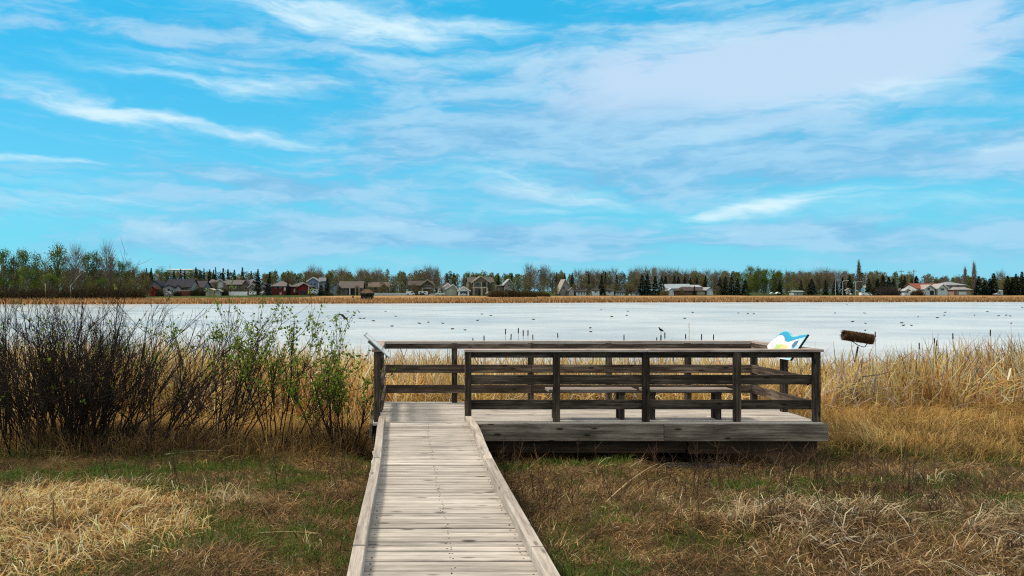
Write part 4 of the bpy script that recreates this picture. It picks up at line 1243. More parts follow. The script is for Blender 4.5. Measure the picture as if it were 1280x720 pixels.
h = House('red_house', 'dark red house with grey hipped roofs and white corner trim', 'house', 363, 368.5, 44)
h.hip(339.5, 360, 357.6, 350.8, 368.5, (.15, .014, .016), (.15, .14, .14), depth=11)
h.hip(362, 386.5, 358, 352.2, 368.5, (.15, .014, .016), (.14, .13, .13), dy=2, depth=11)
h.front_gable(373.5, 387, 359, 355, 368.5, (.16, .015, .017), (.05, .045, .05), dy=-1, depth=3)
for a in (342.7, 349.3): h.win(a, a + 2.4, 358.8, 360)
h.door(354.8, 357.4, 358.8, 363.5, (.62, .56, .54)); h.door(349.5, 352, 365, 368.4, (.5, .42, .38), -.02)
h.rect('window', 366.2, 368.2, 361, 365.5, pm((.6, .58, .56)), 2); h.door(375.5, 383.5, 363.8, 368.4, (.03, .03, .035), -1, 'garage_door')  # dark panel on the gable paints the shade inside an open garage
h.rect('corner_trim', 385.6, 387, 358.6, 364, pm((.72, .70, .68)), -1.06)
h = House('blue_house', 'tall blue-grey house with white-trimmed gable beside the red house', 'house', 392, 368.5, 56)
h.front_gable(384.5, 399, 351.5, 347, 368.5, (.17, .23, .32), (.15, .165, .19), trim=(.62, .64, .66), depth=10); h.side_gable(398.5, 406.5, 351.5, 347.3, 368.5, (.24, .25, .26), (.17, .18, .2), dy=1, depth=8)
h.rect('corner_trim', 397.9, 398.9, 352.5, 366, pm((.6, .62, .63))); h.win(388, 390.5, 354, 357); h.win(392.5, 395, 354, 357)
h = House('chalet', 'house under wide brown roof with dark open porch just behind the gazebo', 'house', 433, 369, 46)
h.side_gable(424, 453, 360, 352, 369, (.14, .12, .10), (.115, .10, .095), depth=13)
h.front_gable(413.5, 428, 361, 355, 369, (.22, .24, .29), (.12, .105, .1), dy=-1, depth=6); h.win(415.5, 418, 361.5, 363.5, -1); h.win(421, 424, 362, 364.5, -1)
h.door(435, 448.5, 361, 368.6, (.018, .016, .016), 0, 'porch_shade'); h.col('column', 437.3, 360, 369, .4, (.55, .53, .5), -.4); h.col('column', 444.5, 360, 369, .4, (.38, .33, .27), -.4); h.col('column', 448.8, 360, 369, .4, (.38, .33, .27), -.4)  # near-black panel paints the shade within the open porch
# gazebo close to the water
h = House('gazebo', 'small dark open gazebo with brown hipped roof at the water\'s edge', 'gazebo', 459, 373.5, 13)
V = []
a, b = h.X(450.5), h.X(467.5); ze, zr = h.Zp(366), h.Zp(361.6); y0, y1 = h.Y - 2, h.Y + 2; mx = (a + b) / 2
g = Geo(); g.add([(a, y0, ze), (b, y0, ze), (b, y1, ze), (a, y1, ze), (mx - .7, h.Y, zr), (mx + .7, h.Y, zr)], [[0, 1, 5, 4], [2, 3, 4, 5], [3, 2, 1, 0]], [[1, 2, 5], [3, 0, 4]]); h.P('roof', g, roofmat((.12, .075, .055)))
for px in (451.7, 456.5, 462, 466.3): h.col('post', px, 366, 373.8, .22, (.03, .022, .02), -1.7)
for px in (451.7, 466.3): h.col('post', px, 366, 373.8, .22, (.03, .022, .02), 1.7)
g = Geo(); g.box(h.X(451.9), h.X(466.1), h.Y - 1.64, h.Y - 1.56, h.Zp(373.6), h.Zp(370.6)); h.P('front_railing', g, pm((.02, .03, .032)))
g = Geo(); g.box(h.X(451.9), h.X(466.1), h.Y + 1.56, h.Y + 1.64, h.Zp(373.6), h.Zp(367.5)); h.P('back_screen', g, pm((.03, .022, .02)))
g = Geo(); g.box(h.X(451), h.X(467), h.Y - 1.9, h.Y + 1.9, h.Zp(374.2) - .5, h.Zp(373.6) - .004); h.P('floor', g, pm((.10, .07, .05)))
h = House('stump', 'short dark stump standing in the tan reeds beside the gazebo', 'stump', 441.2, 372.3, 16)
g = Geo(); x = h.X(441.2); g.lathe([(.001, 0), (.34, 0), (.26, .35), (.22, .6), (.001, .62)], (x, h.Y, h.z0 - .02), 9, (.03, .02, .015)); h.P('wood', g, M['bark'])
h = House('brown_house', 'dark brown house behind the low white fence, half hidden by bare trees', 'house', 473, 368, 64)
h.side_gable(461, 486, 359, 353, 368, (.10, .075, .06), (.13, .105, .09), depth=11); h.front_gable(476, 485, 360, 355.5, 368, (.13, .10, .08), (.12, .10, .09), dy=-2, depth=4); h.win(464, 467, 360.5, 363); h.win(478.5, 481.5, 361, 363.5, -2)
h = House('truss_house', 'dark house with open timber-truss gable behind the parked cars', 'house', 534, 369.5, 52)
h.side_gable(511, 541, 357, 351.5, 369.5, (.09, .07, .055), (.08, .07, .07), depth=11)
h.front_gable(526.5, 541.8, 356, 350, 369.5, (.085, .065, .05), (.26, .23, .18), dy=-2.5, depth=6, trim=(.34, .29, .2)); h.win(530, 538, 357, 359.3, -2.5, (.3, .26, .2))
h.rect('beam', 527, 541.5, 359.8, 360.8, pm((.48, .44, .36)), -2.7); h.col('column', 541, 360, 369.8, .5, (.55, .52, .44), -3.1); h.col('column', 527.8, 360, 369.8, .5, (.40, .36, .28), -3.1)
h = House('white_gabled_house', 'white house with two bright stepped gables and tan door beside the parked truck', 'house', 560, 369.5, 48)
h.hip(546, 572, 361, 352.5, 369.5, (.50, .50, .49), (.06, .055, .06), depth=13)
h.front_gable(548.5, 566, 362, 354.8, 369.5, (.55, .55, .54), (.62, .60, .56), dy=-1.5, depth=5, trim=WHITE, apex=560); h.front_gable(557.5, 570.5, 361, 356, 369.5, (.42, .40, .33), (.55, .54, .50), dy=-3, depth=4, trim=WHITE, apex=566)
h.door(560.5, 565, 362, 369.4, (.42, .44, .36), -3, 'garage_door'); h.win(550, 553.5, 363, 367, -1.5)
h = House('white_garage', 'white gable-fronted garage, its dark door open on a white car', 'garage', 579.7, 370, 40)
h.front_gable(573, 586.5, 363.2, 358.8, 370, (.72, .73, .73), (.24, .235, .24), depth=8, trim=WHITE); h.rect('doorway_shade', 575.3, 584.3, 364, 369.9, M['carglass'], 0, .03)  # dark sheet stands in for the shade inside the open garage
h = House('stone_house', 'big stone and timber house with large front gable and porch columns', 'house', 602, 370, 50)
h.side_gable(586, 617, 353, 347, 370, (.15, .125, .09), (.10, .092, .085), depth=13)
h.front_gable(591, 609, 352, 345.6, 370, (.17, .14, .10), (.25, .22, .17), dy=-3.5, depth=8, trim=(.42, .37, .27), over=.9)
h.rect('gable_panel', 601, 606.5, 353, 358, pm((.04, .035, .03)), -3.55); h.win(593, 598.5, 353.5, 357.5, -3.5, (.36, .32, .24)); h.rect('balcony_beam', 587.5, 607.5, 359, 360.2, pm((.46, .42, .33)), -4.3)
for px in (590.8, 600.6, 607.3): h.col('column', px, 346.8 if False else 360, 370.2, .6, (.40, .35, .26), -4.6)
for px in (590.8, 600.6, 607.3): h.rect('upright', px - .6, px + .6, 352.6, 359, pm((.40, .36, .27)), -3.62)
h.win(592, 596, 363, 366.5, -3.5, (.3, .2, .15)); h.rect('stone_panel', 587.5, 591, 361, 369.5, pm((.12, .05, .04)), -.1); h.door(596.6, 599, 362, 369.8, (.05, .035, .03), -3.5); h.win(610.5, 615, 354, 357, 0, (.36, .32, .24)); h.win(610.5, 615, 362, 366, 0, (.4, .36, .3))
h = House('grey_gabled_house', 'grey house with pale gable rising behind the long willow thicket', 'house', 633, 370, 55)
h.hip(624.5, 642, 357, 354.5, 370, (.20, .185, .17), (.17, .155, .145), depth=9); h.front_gable(630, 641, 355.5, 349.2, 370, (.30, .29, .26), (.36, .355, .34), dy=-1.5, depth=7, apex=636.2, trim=(.5, .49, .46)); h.front_gable(632, 640, 361, 358.5, 370, (.45, .40, .36), (.3, .28, .26), dy=-3, depth=2)
h.col('chimney', 621, 356.5, 370, 1.0, (.6, .6, .56), 2); h.win(634, 638, 356.5, 359, -1.5)
h = House('a_frame_house', 'steep A-frame house of pale grey stone under two dark spruces', 'house', 708, 368.5, 46)
h.front_gable(699.5, 716.5, 364, 349.6, 368.5, (.26, .225, .20), (.34, .31, .29), apex=706.2, depth=8); h.win(703.5, 706, 358, 361.5, 0, (.4, .36, .33)); h.win(709, 711, 362, 364.5, 0, (.5, .48, .46)); h.front_gable(710.5, 716.5, 362.5, 360, 368.5, (.40, .36, .34), (.3, .27, .25), dy=-1.5, depth=3); h.door(706.8, 708.5, 364, 368.4, (.08, .07, .07))
WG = [(720.5, 732.3, 364.3, 'low white building with dark garage doors, next past the A-frame house'), (740.6, 749.3, 363, 'white flat-fronted garage close beside the lone tall slender spruce'), (757, 767.3, 363.4, 'cream-white low house, first past the lone tall slender spruce'),
      (769.5, 780.5, 365.3, 'pale low building with three small white fronts under the brown trees'), (791.5, 800.5, 366.2, 'small white low shed just before the big dark double spruce')]
for i, (a, b, yt, lab) in enumerate(WG):
    h = House('low_building', lab, 'building', (a + b) / 2, 368.6, 42); h.side_gable(a, b, yt, yt - 2.6, 368.6, (.66, .67, .68) if i != 2 else (.62, .60, .54), (.06, .055, .055), depth=6)
    if i in (0, 3):
        for q in (.26, .55, .82): h.door(a + (b - a) * q - .7, a + (b - a) * q + .7, yt + .9, 368.5, (.10, .10, .11), 0, 'garage_door')
    else: h.win(a + (b - a) * .35, a + (b - a) * .55, yt + .8, yt + 2.6)
h = House('long_house', 'long low house with pale blue metal roof above brick-red walls', 'house', 863, 369, 46)
h.side_gable(836, 869, 360.5, 355.3, 369, (.45, .48, .52), (.30, .36, .41), dy=3, depth=10); h.front_gable(836.2, 842.6, 363, 360.6, 369, (.68, .70, .72), (.45, .52, .58), dy=0, depth=4)
h.hip(843, 881, 363.4, 358.2, 369, (.20, .075, .05), (.085, .06, .06), dy=-.5, depth=9); h.side_gable(868, 882, 358.8, 356.4, 369, (.4, .4, .42), (.36, .37, .40), dy=5, depth=8)
h.front_gable(883, 890.5, 362.5, 359.6, 369, (.50, .54, .58), (.30, .31, .34), dy=-.5, depth=7); h.win(849.5, 852.5, 364.2, 366.8, -.5); h.win(859, 862, 364.2, 366.8, -.5); h.rect('wall_panel', 871, 880, 364, 368.3, pm((.36, .32, .25)), -.55); h.door(886, 888.3, 364, 368.8, WHITE, -.5, 'door')
h = House('white_house', 'white house with rust-red roof and two white front gables', 'house', 1164, 368.8, 46)
h.side_gable(1146, 1179.5, 360.5, 354.6, 368.8, (.62, .60, .57), (.24, .085, .06), depth=10)
h.front_gable(1150.5, 1163.5, 361, 356.4, 368.8, (.58, .56, .54), (.34, .31, .29), dy=-2.5, depth=5, trim=WHITE); h.front_gable(1166.3, 1177.3, 360, 355.6, 368.8, (.60, .60, .61), (.36, .36, .36), dy=-3, depth=5, trim=WHITE)
h.win(1169.8, 1173.8, 360.6, 362.8, -3); h.win(1154.5, 1157, 360, 362.5, -2.5); h.door(1157.5, 1162.3, 363.3, 368.7, (.02, .02, .025), -2.5, 'doorway_shade'); h.door(1164.2, 1166.2, 362, 368.6, (.02, .14, .12), -.02); h.rect('fence_panel', 1177.6, 1183.5, 364.3, 368.6, pm((.6, .6, .66)), -1)  # the near-black door panel paints the shade of an open doorway
h = House('grey_roofed_house', 'two-storey tan house with grey hipped roofs and white garage door', 'house', 1194, 368.8, 48)
h.hip(1183, 1207, 356.2, 352, 368.8, (.30, .24, .19), (.27, .28, .31), depth=10); h.hip(1186, 1207, 362, 359, 368.8, (.34, .24, .18), (.30, .29, .30), dy=-3, depth=4, inset=1.2)
for a in (1187.3, 1195.5): h.win(a, a + 3, 356.8, 358.6)
h.rect('lintel', 1192, 1202, 362.5, 364, pm((.15, .17, .19)), -3); h.door(1192.3, 1201.6, 364.7, 368.6, WHITE, -3, 'garage_door'); h.rect('brick_panel', 1186.3, 1190, 363, 368.6, pm((.30, .14, .09)), -3)
h = House('white_shed', 'narrow white shed at the foot of the spruces beside the street lamps', 'shed', 1060.5, 368, 44); h.front_gable(1058, 1063.3, 362.5, 360.8, 368, (.62, .60, .58), (.3, .3, .3), depth=4); h.door(1059.6, 1061.5, 363.8, 368, (.35, .33, .33))
h = House('white_shed', 'small white shed between two tall utility poles and dark spruces', 'shed', 1134, 367.5, 46); h.front_gable(1131.8, 1136.2, 363, 361.4, 367.5, (.66, .68, .70), (.4, .42, .44), depth=4); h.win(1133.2, 1134.8, 363.8, 365.5)
h = House('cream_shed', 'pale green low shed in front of the budding trees', 'shed', 999, 368.5, 44); h.side_gable(992.5, 1004, 365, 364, 368.5, (.36, .40, .36), (.3, .33, .3), depth=4); h.door(996, 998, 365.8, 368.4, (.2, .23, .21))
# arena roof on the rise
h = House('arena', 'long pale-roofed arena on the skyline above the navy-roofed bungalow', 'building', 222, 346, 330)
h.side_gable(208, 238, 337.6, 335.6, 344, (.55, .60, .60), (.48, .56, .56), depth=30)

# ---- fences
def fence(label, x0, x1, yt, yb, d, col, name='fence'):
    h = House(name, label, 'fence', (x0 + x1) / 2, yb, d)
    n = max(2, int((x1 - x0) / 5))
    g = Geo(); g.box(h.X(x0), h.X(x1), h.Y, h.Y + .06, h.Zp(yb) - .3, h.Zp(yt)); h.P('board_panel', g, pm(col))
    for i in range(n + 1):
        x = h.X(x0) + (h.X(x1) - h.X(x0)) * i / n; g = Geo(); g.box(x - .07, x + .07, h.Y - .09, h.Y - .003, h.Zp(yb) - .3, h.Zp(yt) + .12); h.P('post', g, pm(tuple(c * .9 for c in col)))


fence('bright white long solid fence below the dark brown house', 286.3, 309, 364.6, 369, 39, (.80, .80, .80))
fence('low pale white fence behind the tan reeds, running past the gazebo', 468, 507.5, 366.2, 369.6, 41, (.52, .53, .55))


# ---- vehicles
def vehicle(label, x0, x1, yt, yb, d, col, kind='car', name=None, facing=1):
    h = House(name or {'car': 'parked_car', 'van': 'parked_van', 'truck': 'pickup_truck', 'camper': 'camper_trailer'}[kind], label, {'car': 'car', 'van': 'van', 'truck': 'truck', 'camper': 'camper'}[kind], (x0 + x1) / 2, yb, d)
    a, b = h.X(x0), h.X(x1); z0, z1 = h.Zp(yb), h.Zp(yt); L = b - a; hh = z1 - z0; w = 1.8
    prof = {'car': [(0, .22), (1, .22), (1, .52), (.86, .60), (.72, .98), (.36, 1), (.20, .62), (.02, .55)], 'van': [(0, .16), (1, .16), (1, .5), (.9, .62), (.82, .97), (.03, 1), (0, .9)], 'truck': [(0, .24), (1, .24), (1, .55), (.80, .62), (.70, 1), (.46, 1), (.42, .6), (0, .6)], 'camper': [(0, .2), (1, .2), (1, .8), (.93, 1), (.05, 1), (0, .92)]}[kind]
    if facing < 0: prof = [(1 - p, q) for p, q in prof][::-1]
    g = Geo(); g.prism([(a + p * L, z0 + q * hh) for p, q in prof], h.Y, h.Y + w); h.P('body', g, pm(col, .35))
    ww = {'car': [(.27, .47), (.50, .74)], 'van': [(.60, .85)], 'truck': [(.50, .70)], 'camper': [(.15, .32), (.55, .75)]}[kind]
    for p, q in ww:
        if facing < 0: p, q = 1 - q, 1 - p
        g = Geo(); g.box(a + p * L, a + q * L, h.Y - .03, h.Y + .05, z0 + hh * .62, z0 + hh * .88); h.P('window', g, M['carglass'])
    for p in ((.2, .8) if kind != 'camper' else (.55,)):
        r = min(.36, hh * .26)
        g = Geo(); Mr = Matrix.Rotation(math.pi / 2, 4, 'X'); g.lathe([(.001, 0), (r * .8, 0), (r, .05), (r, .2), (.001, .2)], (a + p * L, h.Y + .14, z0 + r), 12, M=Mr); wo = h.P('wheel', g, M['rubber'])
        g = Geo(); g.lathe([(.001, 0), (r * .55, 0), (r * .5, .02), (.001, .02)], (a + p * L, h.Y - .065, z0 + r), 10, (.5, .5, .5), M=Mr); h.P('rim', g, M['paint'], wo)


vehicle('white car parked in front of the navy-roofed bungalow', 203.5, 213, 364.3, 368.6, 39, WHITE)
vehicle('white camper trailer with dark windows at the end of the white fence', 311, 319.3, 364.6, 369, 39, (.78, .78, .78), 'camper')
vehicle('white camper trailer standing before the blue-grey gabled house', 387.3, 397, 361.5, 368, 42, (.62, .66, .70), 'camper')
vehicle('white box van parked at the end of the low pale fence', 507.8, 518.3, 364, 369.6, 41, (.74, .76, .78), 'van')
vehicle('white camper trailer behind the dark car at the truss house', 523, 535, 364, 369.4, 42.5, (.70, .71, .71), 'camper')
vehicle('dark green car parked in front of the white camper and truss house', 522.5, 532, 366.2, 370, 39, (.03, .04, .035))
vehicle('silver car parked in front of the open timber-truss gable', 536, 544.5, 366.4, 370.2, 38, (.55, .58, .62))
vehicle('white pickup truck parked before the white house with stepped gables', 544.8, 556.5, 363.6, 370, 40, WHITE, 'truck', None, -1)
vehicle('white car in the dark doorway of the white garage', 576.3, 583.6, 366.6, 370, 37.5, (.78, .79, .80))
vehicle('white car parked between the big stone house and the willow thicket', 607.5, 614.5, 364.5, 368.3, 42, (.70, .69, .66))
vehicle('small white car parked under the green trees, beside a second one', 971, 976, 365, 367.7, 42, WHITE)
vehicle('small grey-blue car parked under the green trees, beside a white one', 964, 968.5, 365.2, 367.8, 42, (.42, .48, .52))
vehicle('long white van parked below a small white road sign', 1076.8, 1090.3, 365.8, 369.8, 40, (.80, .81, .82), 'van')
vehicle('white car parked between the dark spruce clumps near the photo\'s edge', 1244, 1252.5, 366.3, 368.9, 42, WHITE)
vehicle('white car parked just beyond the street lamps\' narrow white shed', 1063.7, 1066.2, 366.8, 368.4, 42, (.6, .6, .6))

h = House('tent', 'pale pointed tent beside the white car between the spruce clumps', 'tent', 1252, 368.5, 45)
g = Geo(); g.prism([(h.X(1249.5), h.Zp(368.8) - .2), (h.X(1254.3), h.Zp(368.8) - .2), (h.X(1253.9), h.Zp(363.2)), (h.X(1252.8), h.Zp(362.6))], h.Y, h.Y + 2.2); h.P('canvas', g, pm((.6, .64, .64)))
g = Geo(); g.box(h.X(1253.5), h.X(1253.8), h.Y - .1, h.Y - .003, h.Zp(368.8) - .2, h.Zp(362.8)); h.P('pole', g, pm((.3, .3, .3)))


# ---- lamps, poles, signs
def pole(name, label, cat, px, yt, yb, d, r=.10, arm=0, cross=False, sign=None, col=(.42, .44, .46)):
    h = House(name, label, cat, px, yb, d); x = h.X(px); zt = h.Zp(yt); zb = h.Zp(yb) - .5
    g = Geo()
    if arm:
        ax_ = h.X(px + arm) - x
        P = [(x, h.Y, zb), (x, h.Y, zb + (zt - zb) * .9), (x + ax_ * .2, h.Y, zt - .1), (x + ax_ * .6, h.Y, zt), (x + ax_, h.Y, zt - .05)]
        g.tubes(np.array(P[:2]), np.array([r * 1.2, r * .9]), 8); h.P('shaft', g, pm(col))
        g = Geo(); g.tubes(np.array(P[1:]), np.array([r * .9, r * .75, r * .7, r * .6]), 6); h.P('arm', g, pm(col))
        g = Geo(); g.box(x + ax_ - .1, x + ax_ + .75, h.Y - .18, h.Y + .18, zt - .22, zt - .02, bev=.04); h.P('lamp_head', g, pm((.5, .5, .5)))
    else:
        g.tubes(np.array([(x, h.Y, zb), (x, h.Y, zt)]), np.array([r * 1.2, r * .8]), 8, cap=True); h.P('shaft', g, pm(col))
    if cross:
        g = Geo(); g.box(x - 1.1, x + 1.1, h.Y - r - .1, h.Y - r - .003, zt - .75, zt - .6); h.P('crossarm', g, pm(col))
        for q in (-.9, 0.45, .9):
            g = Geo(); g.lathe([(.001, 0), (.05, 0), (.06, .1), (.03, .2), (.001, .21)], (x + q, h.Y - r - .05, zt - .598), 6); h.P('insulator', g, pm((.4, .38, .36)))
    if sign:
        w, hgt = sign; g = Geo(); g.box(x - w * h.s / 2, x + w * h.s / 2, h.Y - r - .06, h.Y - r - .01, zt - hgt * h.s, zt); h.P('board', g, pm((.75, .74, .72)))


pole('street_lamp', 'grey street lamp with curved arm, first past the round green tree tops', 'street lamp', 1053.5, 350.5, 369, 40, arm=5)
pole('street_lamp', 'grey street lamp with curved arm, beside the long white van', 'street lamp', 1069.3, 352, 369, 40, arm=6)
pole('street_lamp', 'thin straight grey lamp post in front of the dark spruces, without visible arm', 'street lamp', 1044.3, 349.5, 369, 41)
pole('road_sign', 'small white road sign on a post above the long white van', 'sign', 1080.5, 357, 368.5, 42, r=.07, sign=(3.4, 2.3))
pole('road_sign', 'low white sign on a post before the dark spruces beside utility poles', 'sign', 1123.8, 360.3, 368.5, 42, r=.07, sign=(4.6, 1.8))
for px, yt, yb, lab in ((1126.4, 337.5, 364, 'tall wooden utility pole, first of three, above the low white sign'), (1136.4, 338.5, 367, 'middle one of three tall wooden utility poles, over the small white shed'), (1142.3, 337, 367, 'tall wooden utility pole next to the white house with red roof')):
    pole('utility_pole', lab, 'utility pole', px, yt, yb, 52, r=.17, cross=True, col=(.17, .12, .095))
pole('utility_pole', 'short thin utility pole rising among firs over the narrow white gabled hillside', 'utility pole', 212.5, 330.5, 352, 120, r=.1, col=(.2, .19, .18))

# ================================================================== TREES
def cards(rs, C, sz, flat=.0):
    n = len(C)
    a = rs.normal(0, 1, (n, 3)); a[:, 2] *= (1 - flat); a /= np.linalg.norm(a, axis=1, keepdims=True)
    b = np.cross(a, rs.normal(0, 1, (n, 3))); b /= np.linalg.norm(b, axis=1, keepdims=True)
    s1 = sz * rs.uniform(.6, 1.3, (n, 1)); s2 = s1 * rs.uniform(.45, .8, (n, 1))
    return np.stack([C - a * s1, C + b * s2 * .8 - a * s1 * .1, C + a * s1, C - b * s2 * .8 + a * s1 * .15], 1)


def limb_set(rs, n, z0, z1, reach, up, r, asp):
    P = []; Rr = []
    for _ in range(n):
        z = rs.uniform(z0, z1); a = rs.uniform(0, 6.28); L = reach * rs.uniform(.6, 1.1)
        k = np.linspace(0, 1, 5)
        P.append(np.stack([np.cos(a) * L * k + rs.normal(0, .01, 5), np.sin(a) * L * k + rs.normal(0, .01, 5), z + up * L * k ** .8 / asp * 2 + rs.normal(0, .006, 5)], 1)); Rr.append(np.linspace(r * .5, r * .12, 5))
    return np.array(P), np.array(Rr)


ASP = {'spruce': .42, 'aspen': .42, 'budding': .55, 'bare': .62, 'columnar': .22, 'olive': .75, 'round': .85}
TM = {}


def tree_mesh(kind, v):
    """crown and trunk meshes for a tree of height 1 and width 1 (scaled when placed)"""
    if (kind, v) in TM: return TM[(kind, v)]
    rs = np.random.default_rng(hash((len(kind) * 31 + ord(kind[0]) * 7 + ord(kind[1]), v)) % 2 ** 31)
    tr = Geo(); cr = Geo(); asp = ASP[kind]
    bark = (.27, .235, .195) if kind in ('aspen', 'bare', 'columnar') else (.10, .075, .055)
    k = np.linspace(0, 1, 7)
    wob = np.cumsum(rs.normal(0, .012, (7, 2)), 0); wob[0] = 0
    top = {'spruce': .97, 'round': .7, 'olive': .6, 'budding': .8}.get(kind, .93)
    tp = np.stack([wob[:, 0] * (kind != 'spruce'), wob[:, 1] * (kind != 'spruce'), k * top - .02], 1)
    rt = .022 / asp * (.8 if kind in ('columnar', 'bare') else 1)
    tr.tubes(tp, np.interp(k, [0, 1], [rt, rt * .15]), 6, bark)
    if kind == 'spruce':
        n = 950
        z = rs.uniform(.03, 1, n) ** 1.0; lay = np.floor(z * 15) / 15
        env = .5 * (1 - lay) ** .82 * (.72 + .42 * rs.random(16)[np.clip((lay * 15).astype(int), 0, 15)]) * (1 - .4 * ((z - lay) * 15)) + .012
        th = rs.uniform(0, 6.28, n); rr = env * np.sqrt(rs.uniform(.05, 1, n)) * (1 + .18 * np.sin(th * 3 + lay * 40))
        C = np.stack([np.cos(th) * rr, np.sin(th) * rr, z - .035 * rr / .5], 1)
        out = np.stack([np.cos(th), np.sin(th), -.12 + rs.normal(0, .1, n)], 1); sd = np.stack([-np.sin(th), np.cos(th), rs.normal(0, .3, n)], 1)
        s1 = (.05 + .10 * (1 - z))[:, None] * rs.uniform(.7, 1.3, (n, 1)); s2 = s1 * .42
        zs = np.array([1, 1, asp])
        V = np.stack([C - out * s1 * .6 * zs, C + sd * s2 * zs, C + out * s1 * zs, C - sd * s2 * zs - np.array([0, 0, .012])], 1)
        base = np.array([(.013, .026, .012), (.018, .032, .014), (.026, .038, .015), (.009, .017, .009)])[rs.integers(0, 4, n)] * np.exp(rs.normal(0, .2, (n, 1)))
        cr.add(V.reshape(-1, 3), np.arange(n * 4).reshape(-1, 4), None, np.repeat(base, 4, 0))
        P, Rr = limb_set(rs, 14, .1, .85, .3, -.05, rt, asp); P[..., :2] *= (1 - P[..., 2:3]) * 1.2; tr.tubes(P, Rr, 3, bark)
    else:
        prm = {'aspen': (30, .05, .97, .38, 2700, .027), 'budding': (28, .05, .94, .42, 2000, .023), 'bare': (18, .12, .97, .50, 150, .010), 'columnar': (16, .05, .97, .36, 520, .016), 'olive': (24, .04, .93, .42, 1500, .026), 'round': (24, .16, .92, .40, 1700, .030)}[kind]
        nl, za, zb, rad, n, sz = prm
        lz = rs.uniform(za + .06, zb - .05, nl); lt = rs.uniform(0, 6.28, nl)
        mid = (za + zb) / 2; env = np.sqrt(np.clip(1 - ((lz - mid) / (zb - mid + .04)) ** 2, .06, 1))
        if kind == 'columnar': env = np.clip(1.15 - lz, .25, 1) ** .6
        lr = rad * env * np.sqrt(rs.uniform(.05, 1, nl)); L = np.stack([np.cos(lt) * lr, np.sin(lt) * lr, lz], 1); L[0] = (0, 0, zb - .06)
        i = rs.integers(0, nl, n); sp = (.17 + .10 * rs.random(nl))[i, None]
        C = L[i] + np.clip(rs.normal(0, .55, (n, 3)), -1.2, 1.2) * sp * np.array([1, 1, asp * (2.0 if kind == 'columnar' else .95)])
        C[:, 2] = np.clip(C[:, 2], .05, 1.0)
        V = cards(rs, C, sz / asp * .55 * np.array([[1, 1, 1]])[:, :1]); V[..., 2] = C[:, None, 2] + (V[..., 2] - C[:, None, 2]) * asp
        pc = {'aspen': [(.080, .15, .016), (.115, .19, .024), (.055, .11, .014), (.15, .20, .03)], 'budding': [(.165, .15, .030), (.21, .165, .045), (.115, .115, .024), (.17, .19, .035), (.23, .15, .07)], 'bare': [(.26, .20, .14), (.20, .17, .11), (.22, .2, .10)],
              'columnar': [(.22, .14, .10), (.17, .12, .08), (.26, .18, .13), (.15, .13, .07)], 'olive': [(.13, .145, .026), (.17, .17, .036), (.095, .108, .024), (.2, .18, .05)], 'round': [(.085, .15, .026), (.065, .12, .02), (.11, .175, .034)]}[kind]
        lc = np.array(pc)[rs.integers(0, len(pc), nl)][i] * np.exp(rs.normal(0, .18, (n, 1)))
        cr.add(V.reshape(-1, 3), np.arange(n * 4).reshape(-1, 4), None, np.repeat(lc, 4, 0))
        # twigs and limbs
        nt_ = {'bare': 430, 'columnar': 420, 'budding': 230, 'aspen': 70, 'olive': 110, 'round': 60}[kind]
        P = []; Rr = []
        for _ in range(nt_):
            h0 = rs.uniform(za + .06, zb - .08); e = rad * (np.sqrt(max(1 - ((h0 + .1 - mid) / (zb - mid + .08)) ** 2, .08)) if kind != 'columnar' else .8 * (1.15 - h0))
            a_ = rs.uniform(0, 6.28); f0 = rs.uniform(.0, .6) * e; L_ = e * rs.uniform(.35, 1.0)
            q = np.array([np.cos(a_) * f0, np.sin(a_) * f0, h0]); d = np.array([np.cos(a_) * L_, np.sin(a_) * L_, 0]) + rs.normal(0, .05, 3); d[2] = rs.uniform(.06, .20) * (1.3 if kind in ('bare', 'columnar') else .8)
            kk = np.linspace(0, 1, 4)[:, None]; P.append(q + d * kk + np.array([0, 0, .03]) * kk ** 2 + rs.normal(0, .006, (4, 3))); Rr.append(np.linspace(.0050, .0018, 4) / asp * .6)
        tw = (.27, .22, .17) if kind in ('bare', 'columnar') else (.17, .135, .095)
        cr.tubes(np.array(P), np.array(Rr), 3, tw)
        P, Rr = [], []
        for j in range(nl):
            z = max(.08, L[j][2] * .62 - .05); b0 = np.array([np.interp(z, tp[:, 2], tp[:, 0]), np.interp(z, tp[:, 2], tp[:, 1]), z]); kk = np.linspace(0, 1, 5)[:, None]
            P.append(b0 + (L[j] - b0) * kk + np.array([0, 0, -.02]) * np.sin(kk * 3.14) + rs.normal(0, .006, (5, 3)) * (kk > 0)); Rr.append(np.linspace(rt * .45, rt * .08, 5))
        tr.tubes(np.array(P), np.array(Rr), 4, bark)
    res = (cr.mesh('crown', M['needle'] if kind == 'spruce' else M['treeleaf']), tr.mesh('trunk', M['treebark'], True))
    TM[(kind, v)] = res
    return res


TREES = []


